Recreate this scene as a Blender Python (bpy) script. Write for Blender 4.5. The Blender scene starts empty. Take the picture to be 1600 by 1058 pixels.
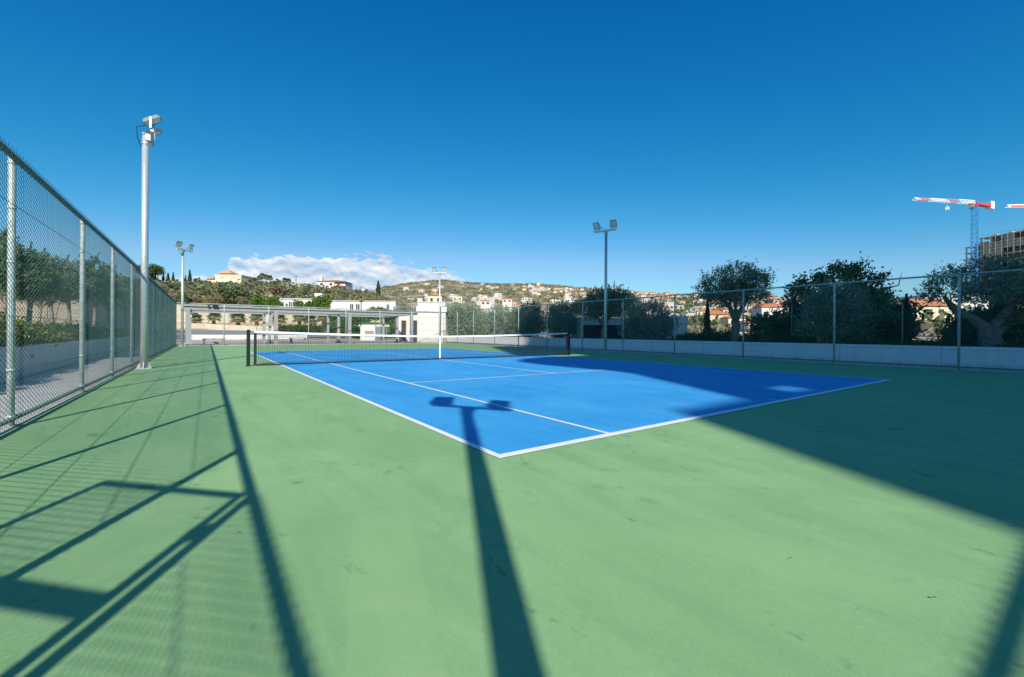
import bpy, math, random
import numpy as np
from mathutils import Vector, Matrix

R = math.radians
SC = bpy.context.scene
COL = SC.collection
rnd = random.Random(7)
rng = np.random.default_rng(11)

# ------------------------------------------------------------------ camera
CAMP = Vector((-2.0701, -3.0347, 1.0593))
YAW, FPX, HOR, ROLL = 0.6264, 676.54, 519.36, -0.0064
fwd = Vector((math.sin(YAW), math.cos(YAW), 0))
rgt0 = Vector((math.cos(YAW), -math.sin(YAW), 0))
up0 = Vector((0, 0, 1))
cr, sr = math.cos(ROLL), math.sin(ROLL)
rgt = rgt0 * cr - up0 * sr
upv = up0 * cr + rgt0 * sr
cam = bpy.data.cameras.new('camera')
cam.sensor_width = 36.0
cam.lens = FPX / 1600 * 36
cam.shift_y = (HOR - 529) / 1600
cam.clip_start = 0.05
cam.clip_end = 20000
camo = bpy.data.objects.new('camera', cam)
COL.objects.link(camo)
camo.matrix_world = Matrix(((rgt.x, upv.x, -fwd.x, CAMP.x), (rgt.y, upv.y, -fwd.y, CAMP.y),
                            (rgt.z, upv.z, -fwd.z, CAMP.z), (0, 0, 0, 1)))
SC.camera = camo

# ------------------------------------------------------------------ light and sky
ELEV = math.atan(0.68)
SUNH = Vector((-0.466, -0.884, 0)).normalized()
SUND = (SUNH * math.cos(ELEV) + Vector((0, 0, math.sin(ELEV)))).normalized()
sun = bpy.data.lights.new('sun', 'SUN')
sun.energy = 4.8
sun.angle = R(0.5)
sun.color = (1.0, 0.94, 0.84)
suno = bpy.data.objects.new('sun', sun)
COL.objects.link(suno)
suno.rotation_euler = (-SUND).to_track_quat('-Z', 'Y').to_euler()
suno.location = (-20, -40, 40)

W = bpy.data.worlds.new('World')
SC.world = W
W.use_nodes = True
SC.view_settings.view_transform = 'Standard'
SC.view_settings.look = 'None'
SC.view_settings.exposure = 0.3
SC.view_settings.gamma = 1.0


class NT:
    """small helper to write node trees"""
    def __init__(s, tree):
        s.t = tree
        s.n = tree.nodes
        s.l = tree.links

    def node(s, typ, **kw):
        n = s.n.new(typ)
        for k, v in kw.items():
            setattr(n, k, v)
        return n

    def put(s, sock, v):
        if isinstance(v, bpy.types.NodeSocket):
            s.l.new(v, sock)
        elif v is not None:
            sock.default_value = v

    def math(s, op, a, b=None, c=None, clamp=False):
        n = s.node('ShaderNodeMath', operation=op, use_clamp=clamp)
        s.put(n.inputs[0], a)
        if b is not None:
            s.put(n.inputs[1], b)
        if c is not None:
            s.put(n.inputs[2], c)
        return n.outputs[0]

    def noise(s, vec, scale, detail=4, rough=0.55, dist=0.0):
        n = s.node('ShaderNodeTexNoise')
        s.put(n.inputs['Vector'], vec)
        n.inputs['Scale'].default_value = scale
        n.inputs['Detail'].default_value = detail
        n.inputs['Roughness'].default_value = rough
        n.inputs['Distortion'].default_value = dist
        return n.outputs['Fac']

    def ramp(s, fac, stops):
        n = s.node('ShaderNodeValToRGB')
        cr_ = n.color_ramp
        while len(cr_.elements) < len(stops):
            cr_.elements.new(0.5)
        for e, (p, c) in zip(cr_.elements, stops):
            e.position = p
            e.color = (c, c, c, 1) if isinstance(c, (int, float)) else (*c, 1)
        s.put(n.inputs[0], fac)
        return n.outputs[0]

    def smooth(s, v, a, b):
        n = s.node('ShaderNodeMapRange', interpolation_type='SMOOTHSTEP')
        s.put(n.inputs[0], v)
        n.inputs[1].default_value = a
        n.inputs[2].default_value = b
        return n.outputs[0]

    def mix(s, fac, a, b, blend='MIX'):
        n = s.node('ShaderNodeMix', data_type='RGBA', blend_type=blend)
        s.put(n.inputs[0], fac)
        s.put(n.inputs[6], (*a, 1) if isinstance(a, tuple) and len(a) == 3 else a)
        s.put(n.inputs[7], (*b, 1) if isinstance(b, tuple) and len(b) == 3 else b)
        return n.outputs[2]

    def sep(s, v):
        n = s.node('ShaderNodeSeparateXYZ')
        s.put(n.inputs[0], v)
        return n.outputs

    def comb(s, x, y, z):
        n = s.node('ShaderNodeCombineXYZ')
        for i, v in enumerate((x, y, z)):
            s.put(n.inputs[i], v)
        return n.outputs[0]


def build_world():
    w = NT(W.node_tree)
    w.n.clear()
    out = w.node('ShaderNodeOutputWorld')
    bg = w.node('ShaderNodeBackground')
    sky = w.node('ShaderNodeTexSky')
    sky.sky_type = 'NISHITA'
    sky.sun_disc = False
    sky.sun_elevation = ELEV
    sky.sun_rotation = math.atan2(SUNH.x, SUNH.y)
    sky.altitude = 0
    sky.air_density = 1.0
    sky.dust_density = 0.25
    sky.ozone_density = 4.0
    tc = w.node('ShaderNodeTexCoord')
    d = w.sep(tc.outputs['Generated'])
    az = w.math('ARCTAN2', d[0], d[1])          # bearing from +y
    el = w.math('ARCSINE', d[2])
    azd = w.math('MULTIPLY', az, 57.2958)
    eld = w.math('MULTIPLY', el, 57.2958)
    v = w.comb(w.math('MULTIPLY', azd, 0.075), w.math('MULTIPLY', eld, 0.17), 0.0)
    big = w.noise(v, 3.4, 6, 0.58, 0.3)
    v2 = w.comb(w.math('MULTIPLY', azd, 0.075), w.math('MULTIPLY', w.math('ADD', eld, -0.55), 0.17), 0.0)
    big2 = w.noise(v2, 3.4, 6, 0.58, 0.3)
    fine = w.noise(v, 11.0, 5, 0.6)
    # the bank: a top edge that falls away towards both ends
    top = w.node('ShaderNodeFloatCurve')
    w.put(top.inputs[1], w.math('MULTIPLY', w.math('ADD', azd, 8.0), 1 / 46.0))
    cu = top.mapping.curves[0]
    pts = [(0, 0.40), (0.12, 0.45), (0.21, 0.48), (0.25, 0.66), (0.36, 0.68), (0.45, 0.69), (0.52, 0.72), (0.6, 0.72), (0.64, 0.64), (0.72, 0.63), (0.80, 0.56), (0.87, 0.47), (1.0, 0.2)]
    cu.points[0].location = pts[0]
    cu.points[-1].location = pts[-1]
    for p in pts[1:-1]:
        cu.points.new(*p)
    top.mapping.update()
    toph = w.math('MULTIPLY', top.outputs[0], 12.9)
    edge = w.math('SUBTRACT', toph, eld)        # degrees below the top of the bank
    puff = w.math('ADD', w.math('MULTIPLY', w.math('SUBTRACT', big, 0.5), 5.0), w.math('MULTIPLY', w.math('SUBTRACT', fine, 0.5), 2.4))
    dens = w.smooth(w.math('ADD', edge, puff), 0.0, 0.55)
    inside = w.math('MULTIPLY', w.smooth(azd, -10, 3), w.math('SUBTRACT', 1.0, w.smooth(azd, 29, 33)))
    dens = w.math('MULTIPLY', dens, inside)
    dens = w.math('MULTIPLY', dens, w.ramp(w.noise(v, 5.0, 5, 0.6), [(0.25, 0.55), (0.5, 1.0)]))
    lit = w.math('ADD', w.math('MULTIPLY', w.math('SUBTRACT', big2, big), 3.0), w.math('ADD', 0.62, w.math('MULTIPLY', edge, -0.085)), clamp=True)
    ccol = w.mix(lit, (4.0, 5.3, 7.2), (10.2, 10.4, 10.6))
    # deep polarised blue: little red high up, more towards the horizon
    s3 = w.node('ShaderNodeSeparateColor')
    w.put(s3.inputs[0], sky.outputs[0])
    red = w.math('MULTIPLY', w.math('POWER', s3.outputs[0], 3.1), 0.072)
    grn = w.math('MAXIMUM', w.math('MULTIPLY_ADD', s3.outputs[1], 1.13, -0.24), 0.0)
    red = w.math('SMOOTH_MIN', red, w.math('MULTIPLY', grn, 0.46), 0.5)
    red = w.math('MAXIMUM', red, 0.0)
    blu = w.math('MULTIPLY_ADD', s3.outputs[2], 1.03, 1.30)
    tn = w.node('ShaderNodeCombineColor')
    for k, v_ in enumerate((red, grn, blu)):
        w.put(tn.inputs[k], v_)
    tint = tn.outputs[0]
    col = w.mix(w.math('MULTIPLY', dens, 0.93), tint, ccol)
    w.put(bg.inputs[0], col)
    bg.inputs[1].default_value = 0.081
    w.l.new(bg.outputs[0], out.inputs[0])


build_world()


# ------------------------------------------------------------------ helpers
def px(u, v, depth):
    """world point seen at photo pixel (u, v) of the survey, `depth` metres ahead"""
    a = (u - 800) / FPX
    b = -(v - HOR) / FPX
    return CAMP + (fwd + rgt * a + upv * b) * depth


def pxx(u, x, z=0.0):
    """point on the plane X = x under bearing u"""
    d = fwd + rgt * ((u - 800) / FPX)
    t = (x - CAMP.x) / d.x
    p = CAMP + d * t
    return Vector((p.x, p.y, z))


def dep(p):
    return (Vector(p) - CAMP).dot(fwd)


def tag(o, label=None, cat=None, group=None, kind=None):
    if label:
        o['label'] = label
    if cat:
        o['category'] = cat
    if group:
        o['group'] = group
    if kind:
        o['kind'] = kind
    return o


def empty(name, loc=(0, 0, 0), rz=0.0, label=None, cat=None, group=None):
    o = bpy.data.objects.new(name, None)
    o.empty_display_size = 0.3
    COL.objects.link(o)
    o.location = loc
    o.rotation_euler = (0, 0, rz)
    return tag(o, label, cat, group)


def link(name, me, parent=None, loc=None):
    o = bpy.data.objects.new(name, me)
    COL.objects.link(o)
    if parent is not None:
        o.parent = parent
    if loc is not None:
        o.location = loc
    return o


CHILD = {}


def adopt(o, parent):
    o.parent = parent
    return o


def copy_tree(o, parent=None):
    c = o.copy()
    COL.objects.link(c)
    if parent is not None:
        c.parent = parent
        c.matrix_parent_inverse = o.matrix_parent_inverse.copy()
    for ch in list(o.children):
        copy_tree(ch, c)
    return c


class MB:
    """collects boxes, tubes and prisms into one mesh"""
    def __init__(s):
        s.v = []
        s.f = []
        s.m = []
        s.mi = 0

    def add(s, vs, fs):
        o = len(s.v)
        s.v.extend([tuple(p) for p in vs])
        for f in fs:
            s.f.append(tuple(i + o for i in f))
            s.m.append(s.mi)
        return s

    def box(s, x0, x1, y0, y1, z0, z1, rot=0.0, piv=None):
        vs = [(x, y, z) for z in (z0, z1) for y in (y0, y1) for x in (x0, x1)]
        if rot:
            c, si = math.cos(rot), math.sin(rot)
            p0 = piv or ((x0 + x1) / 2, (y0 + y1) / 2)
            vs = [(p0[0] + (x - p0[0]) * c - (y - p0[1]) * si, p0[1] + (x - p0[0]) * si + (y - p0[1]) * c, z) for x, y, z in vs]
        return s.add(vs, [(0, 2, 3, 1), (4, 5, 7, 6), (0, 1, 5, 4), (2, 6, 7, 3), (0, 4, 6, 2), (1, 3, 7, 5)])

    def bevbox(s, x0, x1, y0, y1, z0, z1, b=0.01):
        """box with bevelled top edge"""
        vs = [(x0, y0, z0), (x1, y0, z0), (x1, y1, z0), (x0, y1, z0),
              (x0, y0, z1 - b), (x1, y0, z1 - b), (x1, y1, z1 - b), (x0, y1, z1 - b),
              (x0 + b, y0 + b, z1), (x1 - b, y0 + b, z1), (x1 - b, y1 - b, z1), (x0 + b, y1 - b, z1)]
        fs = [(3, 2, 1, 0), (8, 9, 10, 11)]
        for k in range(4):
            j = (k + 1) % 4
            fs += [(k, j, 4 + j, 4 + k), (4 + k, 4 + j, 8 + j, 8 + k)]
        return s.add(vs, fs)

    def obox(s, c, ax, ay, az):
        """box from centre and three half-axis vectors"""
        c, ax, ay, az = Vector(c), Vector(ax), Vector(ay), Vector(az)
        vs = [c + ax * i + ay * j + az * k for k in (-1, 1) for j in (-1, 1) for i in (-1, 1)]
        return s.add(vs, [(0, 2, 3, 1), (4, 5, 7, 6), (0, 1, 5, 4), (2, 6, 7, 3), (0, 4, 6, 2), (1, 3, 7, 5)])

    def beam(s, p, q, w, h=None):
        p, q = Vector(p), Vector(q)
        d = (q - p)
        L = d.length
        d.normalize()
        side = d.cross(Vector((0, 0, 1)))
        if side.length < 1e-4:
            side = Vector((1, 0, 0))
        side.normalize()
        upn = side.cross(d)
        return s.obox((p + q) / 2, d * L / 2, side * w / 2, upn * (h or w) / 2)

    def tube(s, pts, rad, n=8, cap=True):
        pts = [Vector(p) for p in pts]
        if not isinstance(rad, (list, tuple)):
            rad = [rad] * len(pts)
        rings = []
        ref = Vector((0, 0, 1))
        for i, p in enumerate(pts):
            a = pts[max(i - 1, 0)]
            b = pts[min(i + 1, len(pts) - 1)]
            d = (b - a).normalized()
            r = ref if abs(d.z) < 0.95 else Vector((1, 0, 0))
            x = d.cross(r).normalized()
            y = x.cross(d)
            rings.append([p + (x * math.cos(2 * math.pi * k / n) + y * math.sin(2 * math.pi * k / n)) * rad[i] for k in range(n)])
        vs = [v for r_ in rings for v in r_]
        fs = []
        for i in range(len(pts) - 1):
            for k in range(n):
                j = (k + 1) % n
                fs.append((i * n + k, i * n + j, (i + 1) * n + j, (i + 1) * n + k))
        if cap:
            fs.append(tuple(range(n - 1, -1, -1)))
            fs.append(tuple((len(pts) - 1) * n + k for k in range(n)))
        return s.add(vs, fs)

    def cyl(s, p, q, r, n=16):
        return s.tube([p, q], r, n)

    def prism(s, poly, y0, y1):
        """polygon in XZ, extruded along Y"""
        n = len(poly)
        vs = [(x, y0, z) for x, z in poly] + [(x, y1, z) for x, z in poly]
        fs = [tuple(range(n)), tuple(range(2 * n - 1, n - 1, -1))]
        for k in range(n):
            j = (k + 1) % n
            fs.append((k, n + k, n + j, j))
        return s.add(vs, fs)

    def hip(s, x0, x1, y0, y1, z, h, over=0.3):
        x0, x1, y0, y1 = x0 - over, x1 + over, y0 - over, y1 + over
        k = min(x1 - x0, y1 - y0) / 2
        if (x1 - x0) >= (y1 - y0):
            a, b = (x0 + k, (y0 + y1) / 2, z + h), (x1 - k, (y0 + y1) / 2, z + h)
            fs = [(0, 1, 5, 4), (1, 2, 5), (2, 3, 4, 5), (3, 0, 4)]
        else:
            a, b = ((x0 + x1) / 2, y0 + k, z + h), ((x0 + x1) / 2, y1 - k, z + h)
            fs = [(0, 1, 4), (1, 2, 5, 4), (2, 3, 5), (3, 0, 4, 5)]
        vs = [(x0, y0, z), (x1, y0, z), (x1, y1, z), (x0, y1, z), a, b, (x0, y0, z - 0.12), (x1, y0, z - 0.12), (x1, y1, z - 0.12), (x0, y1, z - 0.12)]
        fs += [(6, 7, 1, 0), (7, 8, 2, 1), (8, 9, 3, 2), (9, 6, 0, 3), (9, 8, 7, 6)]
        return s.add(vs, fs)

    def mesh(s, name, mats, smooth=False):
        me = bpy.data.meshes.new(name)
        me.from_pydata(s.v, [], s.f)
        mats = mats if isinstance(mats, (list, tuple)) else [mats]
        for m in mats:
            me.materials.append(m)
        me.polygons.foreach_set('material_index', s.m)
        if smooth:
            me.polygons.foreach_set('use_smooth', [True] * len(s.f))
        me.update()
        return me

    def build(s, name, mats, parent=None, smooth=False, loc=None):
        return link(name, s.mesh(name, mats, smooth), parent, loc)


def np_mesh(name, verts, faces, mats, mat_idx=None, smooth=False):
    """verts (N,3), faces (M,k) numpy"""
    me = bpy.data.meshes.new(name)
    n, (m, k) = len(verts), faces.shape
    me.vertices.add(n)
    me.vertices.foreach_set('co', np.asarray(verts, np.float32).ravel())
    me.loops.add(m * k)
    me.polygons.add(m)
    me.loops.foreach_set('vertex_index', np.asarray(faces, np.int32).ravel())
    me.polygons.foreach_set('loop_start', np.arange(0, m * k, k, dtype=np.int32))
    me.polygons.foreach_set('loop_total', np.full(m, k, np.int32))
    for mt in (mats if isinstance(mats, (list, tuple)) else [mats]):
        me.materials.append(mt)
    if mat_idx is not None:
        me.polygons.foreach_set('material_index', np.asarray(mat_idx, np.int32))
    me.polygons.foreach_set('use_smooth', np.full(m, smooth))
    me.update(calc_edges=True)
    return me


# ------------------------------------------------------------------ materials
def mat(name, col, rough=0.6, metal=0.0, spec=0.5, vary=0.0, vscale=3.0, bump=0.0, bscale=40.0, tint=None):
    m = bpy.data.materials.new(name)
    m.use_nodes = True
    t = NT(m.node_tree)
    b = t.n['Principled BSDF']
    b.inputs['Roughness'].default_value = rough
    b.inputs['Metallic'].default_value = metal
    b.inputs['Specular IOR Level'].default_value = spec
    tc = t.node('ShaderNodeTexCoord')
    c = (*col, 1)
    if vary or tint:
        f = t.noise(tc.outputs['Object'], vscale, 6, 0.62)
        lo = tuple(x * (1 - vary) for x in col)
        hi = tint or tuple(min(1, x * (1 + vary)) for x in col)
        t.put(b.inputs['Base Color'], t.ramp(f, [(0.3, lo), (0.7, hi)]))
    else:
        b.inputs['Base Color'].default_value = c
    if bump:
        bn = t.node('ShaderNodeBump')
        bn.inputs['Strength'].default_value = bump
        bn.inputs['Distance'].default_value = 0.01
        t.put(bn.inputs['Height'], t.noise(tc.outputs['Object'], bscale, 4, 0.6))
        t.l.new(bn.outputs[0], b.inputs['Normal'])
    return m


def court_mat(name, base, pale, dark, passes=()):
    """acrylic sports paint: sand grain, roller streaks, worn and scuffed patches"""
    m = bpy.data.materials.new(name)
    m.use_nodes = True
    t = NT(m.node_tree)
    b = t.n['Principled BSDF']
    tc = t.node('ShaderNodeTexCoord')
    p = tc.outputs['Object']
    mp = t.node('ShaderNodeMapping')
    mp.inputs['Scale'].default_value = (0.5, 0.12, 1)
    mp.inputs['Rotation'].default_value = (0, 0, 0.06)
    t.l.new(p, mp.inputs[0])
    streak = t.noise(mp.outputs[0], 6.0, 5, 0.6, 0.4)
    cloud = t.noise(p, 0.45, 5, 0.6)
    grain = t.noise(p, 150.0, 3, 0.75)
    c = t.mix(t.ramp(cloud, [(0.32, 0.0), (0.7, 1.0)]), base, pale)
    c = t.mix(t.math('MULTIPLY', t.ramp(streak, [(0.45, 0.0), (0.70, 1.0)]), 0.55), c, dark)
    scuff = t.math('MULTIPLY', t.ramp(t.noise(p, 3.2, 6, 0.72, 1.2), [(0.57, 0.0), (0.64, 1.0)]), t.ramp(t.noise(p, 0.7, 2), [(0.45, 0.0), (0.6, 1.0)]))
    c = t.mix(t.math('MULTIPLY', scuff, 0.70), c, dark)
    med = t.noise(p, 34.0, 4, 0.65)
    c = t.mix(t.math('MULTIPLY', t.ramp(med, [(0.40, 0.0), (0.68, 1.0)]), 0.30), c, dark)
    c = t.mix(t.math('MULTIPLY', t.ramp(grain, [(0.35, 0.0), (0.75, 1.0)]), 0.75), c, pale)
    # ball and shoe marks: short dark strokes, each on its own
    mk = t.node('ShaderNodeMapping')
    mk.inputs['Scale'].default_value = (1.0, 0.38, 1)
    mk.inputs['Rotation'].default_value = (0, 0, 0.9)
    t.l.new(p, mk.inputs[0])
    warp = t.node('ShaderNodeMix', data_type='RGBA')
    warp.inputs[0].default_value = 0.12
    t.put(warp.inputs[6], mk.outputs[0])
    wn = t.node('ShaderNodeTexNoise')
    wn.inputs['Scale'].default_value = 3.0
    t.l.new(p, wn.inputs['Vector'])
    t.l.new(wn.outputs['Color'], warp.inputs[7])
    vm = t.node('ShaderNodeTexVoronoi', feature='DISTANCE_TO_EDGE')
    vm.inputs['Scale'].default_value = 1.3
    t.l.new(warp.outputs[2], vm.inputs['Vector'])
    crk = t.math('MULTIPLY', t.math('LESS_THAN', vm.outputs['Distance'], 0.012), t.ramp(t.noise(p, 2.3, 4, 0.7), [(0.56, 0.0), (0.62, 1.0)]))
    c = t.mix(t.math('MULTIPLY', crk, 0.75), c, dark)
    stain = t.ramp(t.noise(p, 1.1, 7, 0.75, 0.8), [(0.54, 0.0), (0.60, 1.0)])
    c = t.mix(t.math('MULTIPLY', stain, 0.40), c, pale)
    # touched-up roller passes left in the paint: (x, y, heading, half width, half length, strength)
    for cx, cy, an, hw, hl, st_ in passes:
        rm = t.node('ShaderNodeMapping', vector_type='TEXTURE')
        rm.inputs['Location'].default_value = (cx, cy, 0)
        rm.inputs['Rotation'].default_value = (0, 0, an)
        t.l.new(p, rm.inputs[0])
        q = t.sep(rm.outputs[0])
        wob = t.math('MULTIPLY', t.math('SUBTRACT', t.noise(p, 9.0, 3), 0.5), 0.05)
        ex = t.math('SUBTRACT', 1.0, t.smooth(t.math('ADD', t.math('ABSOLUTE', q[0]), wob), hw - .012, hw + .012))
        ey = t.math('SUBTRACT', 1.0, t.smooth(t.math('ADD', t.math('ABSOLUTE', q[1]), wob), hl - .12, hl + .05))
        c = t.mix(t.math('MULTIPLY', t.math('MULTIPLY', ex, ey), st_), c, pale)
    spk = t.node('ShaderNodeTexVoronoi')
    spk.inputs['Scale'].default_value = 1.6
    t.l.new(p, spk.inputs['Vector'])
    sp = t.math('LESS_THAN', spk.outputs['Distance'], 0.018)
    c = t.mix(t.math('MULTIPLY', sp, 0.5), c, (0.6, 0.62, 0.55))
    t.put(b.inputs['Base Color'], c)
    b.inputs['Roughness'].default_value = 0.78
    b.inputs['Specular IOR Level'].default_value = 0.25
    bn = t.node('ShaderNodeBump')
    bn.inputs['Strength'].default_value = 0.35
    bn.inputs['Distance'].default_value = 0.004
    t.put(bn.inputs['Height'], t.math('ADD', grain, t.math('MULTIPLY', cloud, 2.0)))
    t.l.new(bn.outputs[0], b.inputs['Normal'])
    return m


def leaf_mat(name, dark, light, trans=0.25, rough=0.55):
    m = bpy.data.materials.new(name)
    m.use_nodes = True
    t = NT(m.node_tree)
    b = t.n['Principled BSDF']
    g = t.node('ShaderNodeNewGeometry')
    tc = t.node('ShaderNodeTexCoord')
    f = t.math('ADD', t.math('MULTIPLY', g.outputs['Random Per Island'], 0.55), t.math('MULTIPLY', t.noise(tc.outputs['Object'], 1.3, 3), 0.5), clamp=True)
    c = t.ramp(f, [(0.15, dark), (0.85, light)])
    t.put(b.inputs['Base Color'], c)
    b.inputs['Roughness'].default_value = rough
    b.inputs['Specular IOR Level'].default_value = 0.3
    tr = t.node('ShaderNodeBsdfTranslucent')
    t.put(tr.inputs[0], c)
    mx = t.node('ShaderNodeMixShader')
    mx.inputs[0].default_value = trans
    t.l.new(b.outputs[0], mx.inputs[1])
    t.l.new(tr.outputs[0], mx.inputs[2])
    t.l.new(mx.outputs[0], t.n['Material Output'].inputs[0])
    return m


def block_mat(name, c1, c2, mortar, bw, bh, ms=0.02, axis='X'):
    """coursed masonry on vertical faces"""
    m = bpy.data.materials.new(name)
    m.use_nodes = True
    t = NT(m.node_tree)
    b = t.n['Principled BSDF']
    tc = t.node('ShaderNodeTexCoord')
    s = t.sep(tc.outputs['Object'])
    v = t.comb(t.math('ADD', s[0], s[1]), s[2], 0.0)
    br = t.node('ShaderNodeTexBrick')
    t.put(br.inputs['Vector'], v)
    br.inputs['Color1'].default_value = (*c1, 1)
    br.inputs['Color2'].default_value = (*c2, 1)
    br.inputs['Mortar'].default_value = (*mortar, 1)
    br.inputs['Scale'].default_value = 1.0
    br.inputs['Brick Width'].default_value = bw
    br.inputs['Row Height'].default_value = bh
    br.inputs['Mortar Size'].default_value = ms
    n = t.noise(tc.outputs['Object'], 4.0, 5, 0.6)
    t.put(b.inputs['Base Color'], t.mix(0.35, br.outputs[0], t.ramp(n, [(0.3, tuple(x * .7 for x in c1)), (0.7, c1)])))
    b.inputs['Roughness'].default_value = 0.85
    bn = t.node('ShaderNodeBump')
    bn.inputs['Strength'].default_value = 0.5
    bn.inputs['Distance'].default_value = 0.02
    t.put(bn.inputs['Height'], t.math('SUBTRACT', 1.0, br.outputs['Fac']))
    t.l.new(bn.outputs[0], b.inputs['Normal'])
    return m


M = {}
M['green'] = court_mat('court_green_paint', (0.200, 0.385, 0.165), (0.285, 0.470, 0.215), (0.125, 0.280, 0.115),
                       ((-1.42, -1.25, -0.30, .15, .75, .34), (0.9, -1.3, 0.9, .14, .8, .35), (3.6, -2.2, 1.35, .15, 1.1, .35), (-1.2, 3.4, 0.05, .16, 1.6, .35), (2.2, -0.7, 1.5, .15, 1.2, .3), (0.1, -2.1, .2, .13, .5, .3)))
M['blue'] = court_mat('court_blue_paint', (0.014, 0.275, 0.60), (0.070, 0.385, 0.72), (0.004, 0.190, 0.50))
M['line'] = mat('line_paint', (0.80, 0.80, 0.78), 0.7, vary=0.08, vscale=6)
M['galv'] = mat('galvanised_steel', (0.56, 0.60, 0.60), 0.42, 0.45, vary=0.16, vscale=14)
M['fpost'] = mat('fence_pipe_steel', (0.50, 0.58, 0.57), 0.5, 0.12, vary=0.28, vscale=16)
M['frail'] = mat('fence_rail_green', (0.15, 0.24, 0.235), 0.5, 0.2, vary=0.2, vscale=12)
M['wire'] = mat('coated_wire', (0.080, 0.15, 0.147), 0.5, 0.15)
M['hillwhite'] = mat('weathered_white_render', (0.58, 0.53, 0.46), 0.85, vary=0.12, vscale=0.3)
M['brightwhite'] = None
M['black'] = mat('black_coated_steel', (0.012, 0.012, 0.018), 0.4)
M['netcord'] = mat('black_net_cord', (0.012, 0.012, 0.016), 0.7)
M['tape'] = mat('white_vinyl_tape', (0.80, 0.80, 0.80), 0.6, vary=0.06, vscale=10)
M['lampbody'] = mat('lamp_housing', (0.10, 0.11, 0.11), 0.45, 0.4)
M['lampglass'] = mat('lamp_glass', (0.72, 0.74, 0.74), 0.25, 0.0)
M['concrete'] = mat('kerb_concrete', (0.50, 0.48, 0.44), 0.85, vary=0.2, vscale=5, bump=0.3)
M['path'] = mat('pale_paving', (0.46, 0.45, 0.43), 0.85, vary=0.18, vscale=2.5, bump=0.2)
M['plaza'] = mat('beige_paving', (0.50, 0.43, 0.38), 0.85, vary=0.15, vscale=1.5, bump=0.2)
M['asphalt'] = mat('grey_asphalt', (0.26, 0.26, 0.255), 0.9, vary=0.2, vscale=1.2, bump=0.3)
M['white'] = mat('white_render', (0.70, 0.68, 0.64), 0.8, vary=0.07, vscale=2.0)
M['wallgrey'] = mat('pale_grey_wall', (0.62, 0.60, 0.58), 0.8, vary=0.1, vscale=1.6)
M['cream'] = mat('cream_render', (0.74, 0.62, 0.42), 0.8, vary=0.08, vscale=2.0)
M['sand'] = mat('sandstone_wall', (0.62, 0.52, 0.38), 0.9, vary=0.18, vscale=0.8, bump=0.3, bscale=8)
M['tile'] = mat('terracotta_tiles', (0.52, 0.19, 0.08), 0.8, vary=0.3, vscale=3.0)
M['tilep'] = mat('faded_terracotta', (0.60, 0.34, 0.20), 0.8, vary=0.25, vscale=3.0)
M['glass'] = mat('dark_window', (0.05, 0.06, 0.08), 0.15)
M['shutter'] = mat('white_shutter', (0.80, 0.80, 0.78), 0.6)
M['pergola'] = mat('grey_powder_coat', (0.33, 0.34, 0.34), 0.5, 0.05, vary=0.08)
M['bark'] = mat('olive_bark', (0.20, 0.175, 0.145), 0.9, vary=0.4, vscale=9, bump=0.8, bscale=18)
M['bark2'] = mat('pale_bark', (0.30, 0.24, 0.18), 0.9, vary=0.35, vscale=8, bump=0.6, bscale=16)
M['palmbark'] = mat('palm_bark', (0.28, 0.17, 0.10), 0.95, vary=0.4, vscale=14, bump=0.8, bscale=20)
M['olive'] = leaf_mat('olive_leaves', (0.084, 0.138, 0.084), (0.324, 0.396, 0.252))
M['olive_sunlit'] = leaf_mat('olive_leaves_sunlit', (0.12, 0.168, 0.114), (0.408, 0.468, 0.324))  # brighter olive leaf colour, sunlight painted in for the sunlit olives
M['broad'] = leaf_mat('broad_leaves', (0.055, 0.105, 0.040), (0.150, 0.235, 0.085))
M['broadl'] = leaf_mat('garden_tree_leaves', (0.055, 0.105, 0.045), (0.17, 0.245, 0.10))
M['cyp'] = leaf_mat('cypress_needles', (0.022, 0.048, 0.020), (0.055, 0.100, 0.035), 0.1)
M['hedge'] = leaf_mat('hedge_leaves', (0.035, 0.075, 0.020), (0.115, 0.175, 0.045))
M['lush'] = leaf_mat('lush_green_leaves', (0.06, 0.13, 0.025), (0.20, 0.30, 0.06))
M['yellow'] = leaf_mat('yellow_blossom', (0.30, 0.22, 0.03), (0.62, 0.46, 0.05))
M['scrub'] = leaf_mat('scrub_leaves', (0.13, 0.13, 0.065), (0.34, 0.31, 0.18))
M['scrubg'] = leaf_mat('green_scrub_leaves', (0.075, 0.105, 0.045), (0.21, 0.245, 0.115))
M['scrubr'] = leaf_mat('reddish_scrub_leaves', (0.22, 0.15, 0.10), (0.42, 0.29, 0.20))
M['palm'] = leaf_mat('palm_fronds', (0.055, 0.095, 0.030), (0.20, 0.26, 0.085), 0.2)
M['palmdry'] = leaf_mat('dry_palm_fronds', (0.20, 0.14, 0.07), (0.36, 0.27, 0.14), 0.1)
M['stone'] = block_mat('coursed_stone', (0.46, 0.40, 0.33), (0.55, 0.49, 0.41), (0.26, 0.23, 0.20), 0.55, 0.22, 0.022)
M['blockw'] = block_mat('white_block', (0.72, 0.69, 0.63), (0.72, 0.69, 0.63), (0.50, 0.47, 0.42), 60.0, 0.62, 0.022)
M['turf'] = mat('green_turf', (0.035, 0.14, 0.040), 0.9, vary=0.3, vscale=3)
M['crane_blue'] = mat('crane_blue_paint', (0.05, 0.27, 0.58), 0.5)
M['crane_white'] = mat('crane_white_paint', (0.80, 0.80, 0.80), 0.5)
M['crane_red'] = mat('crane_red_paint', (0.62, 0.04, 0.05), 0.5)
M['crane_pink'] = mat('crane_faded_red_paint', (0.66, 0.22, 0.26), 0.5)
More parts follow.
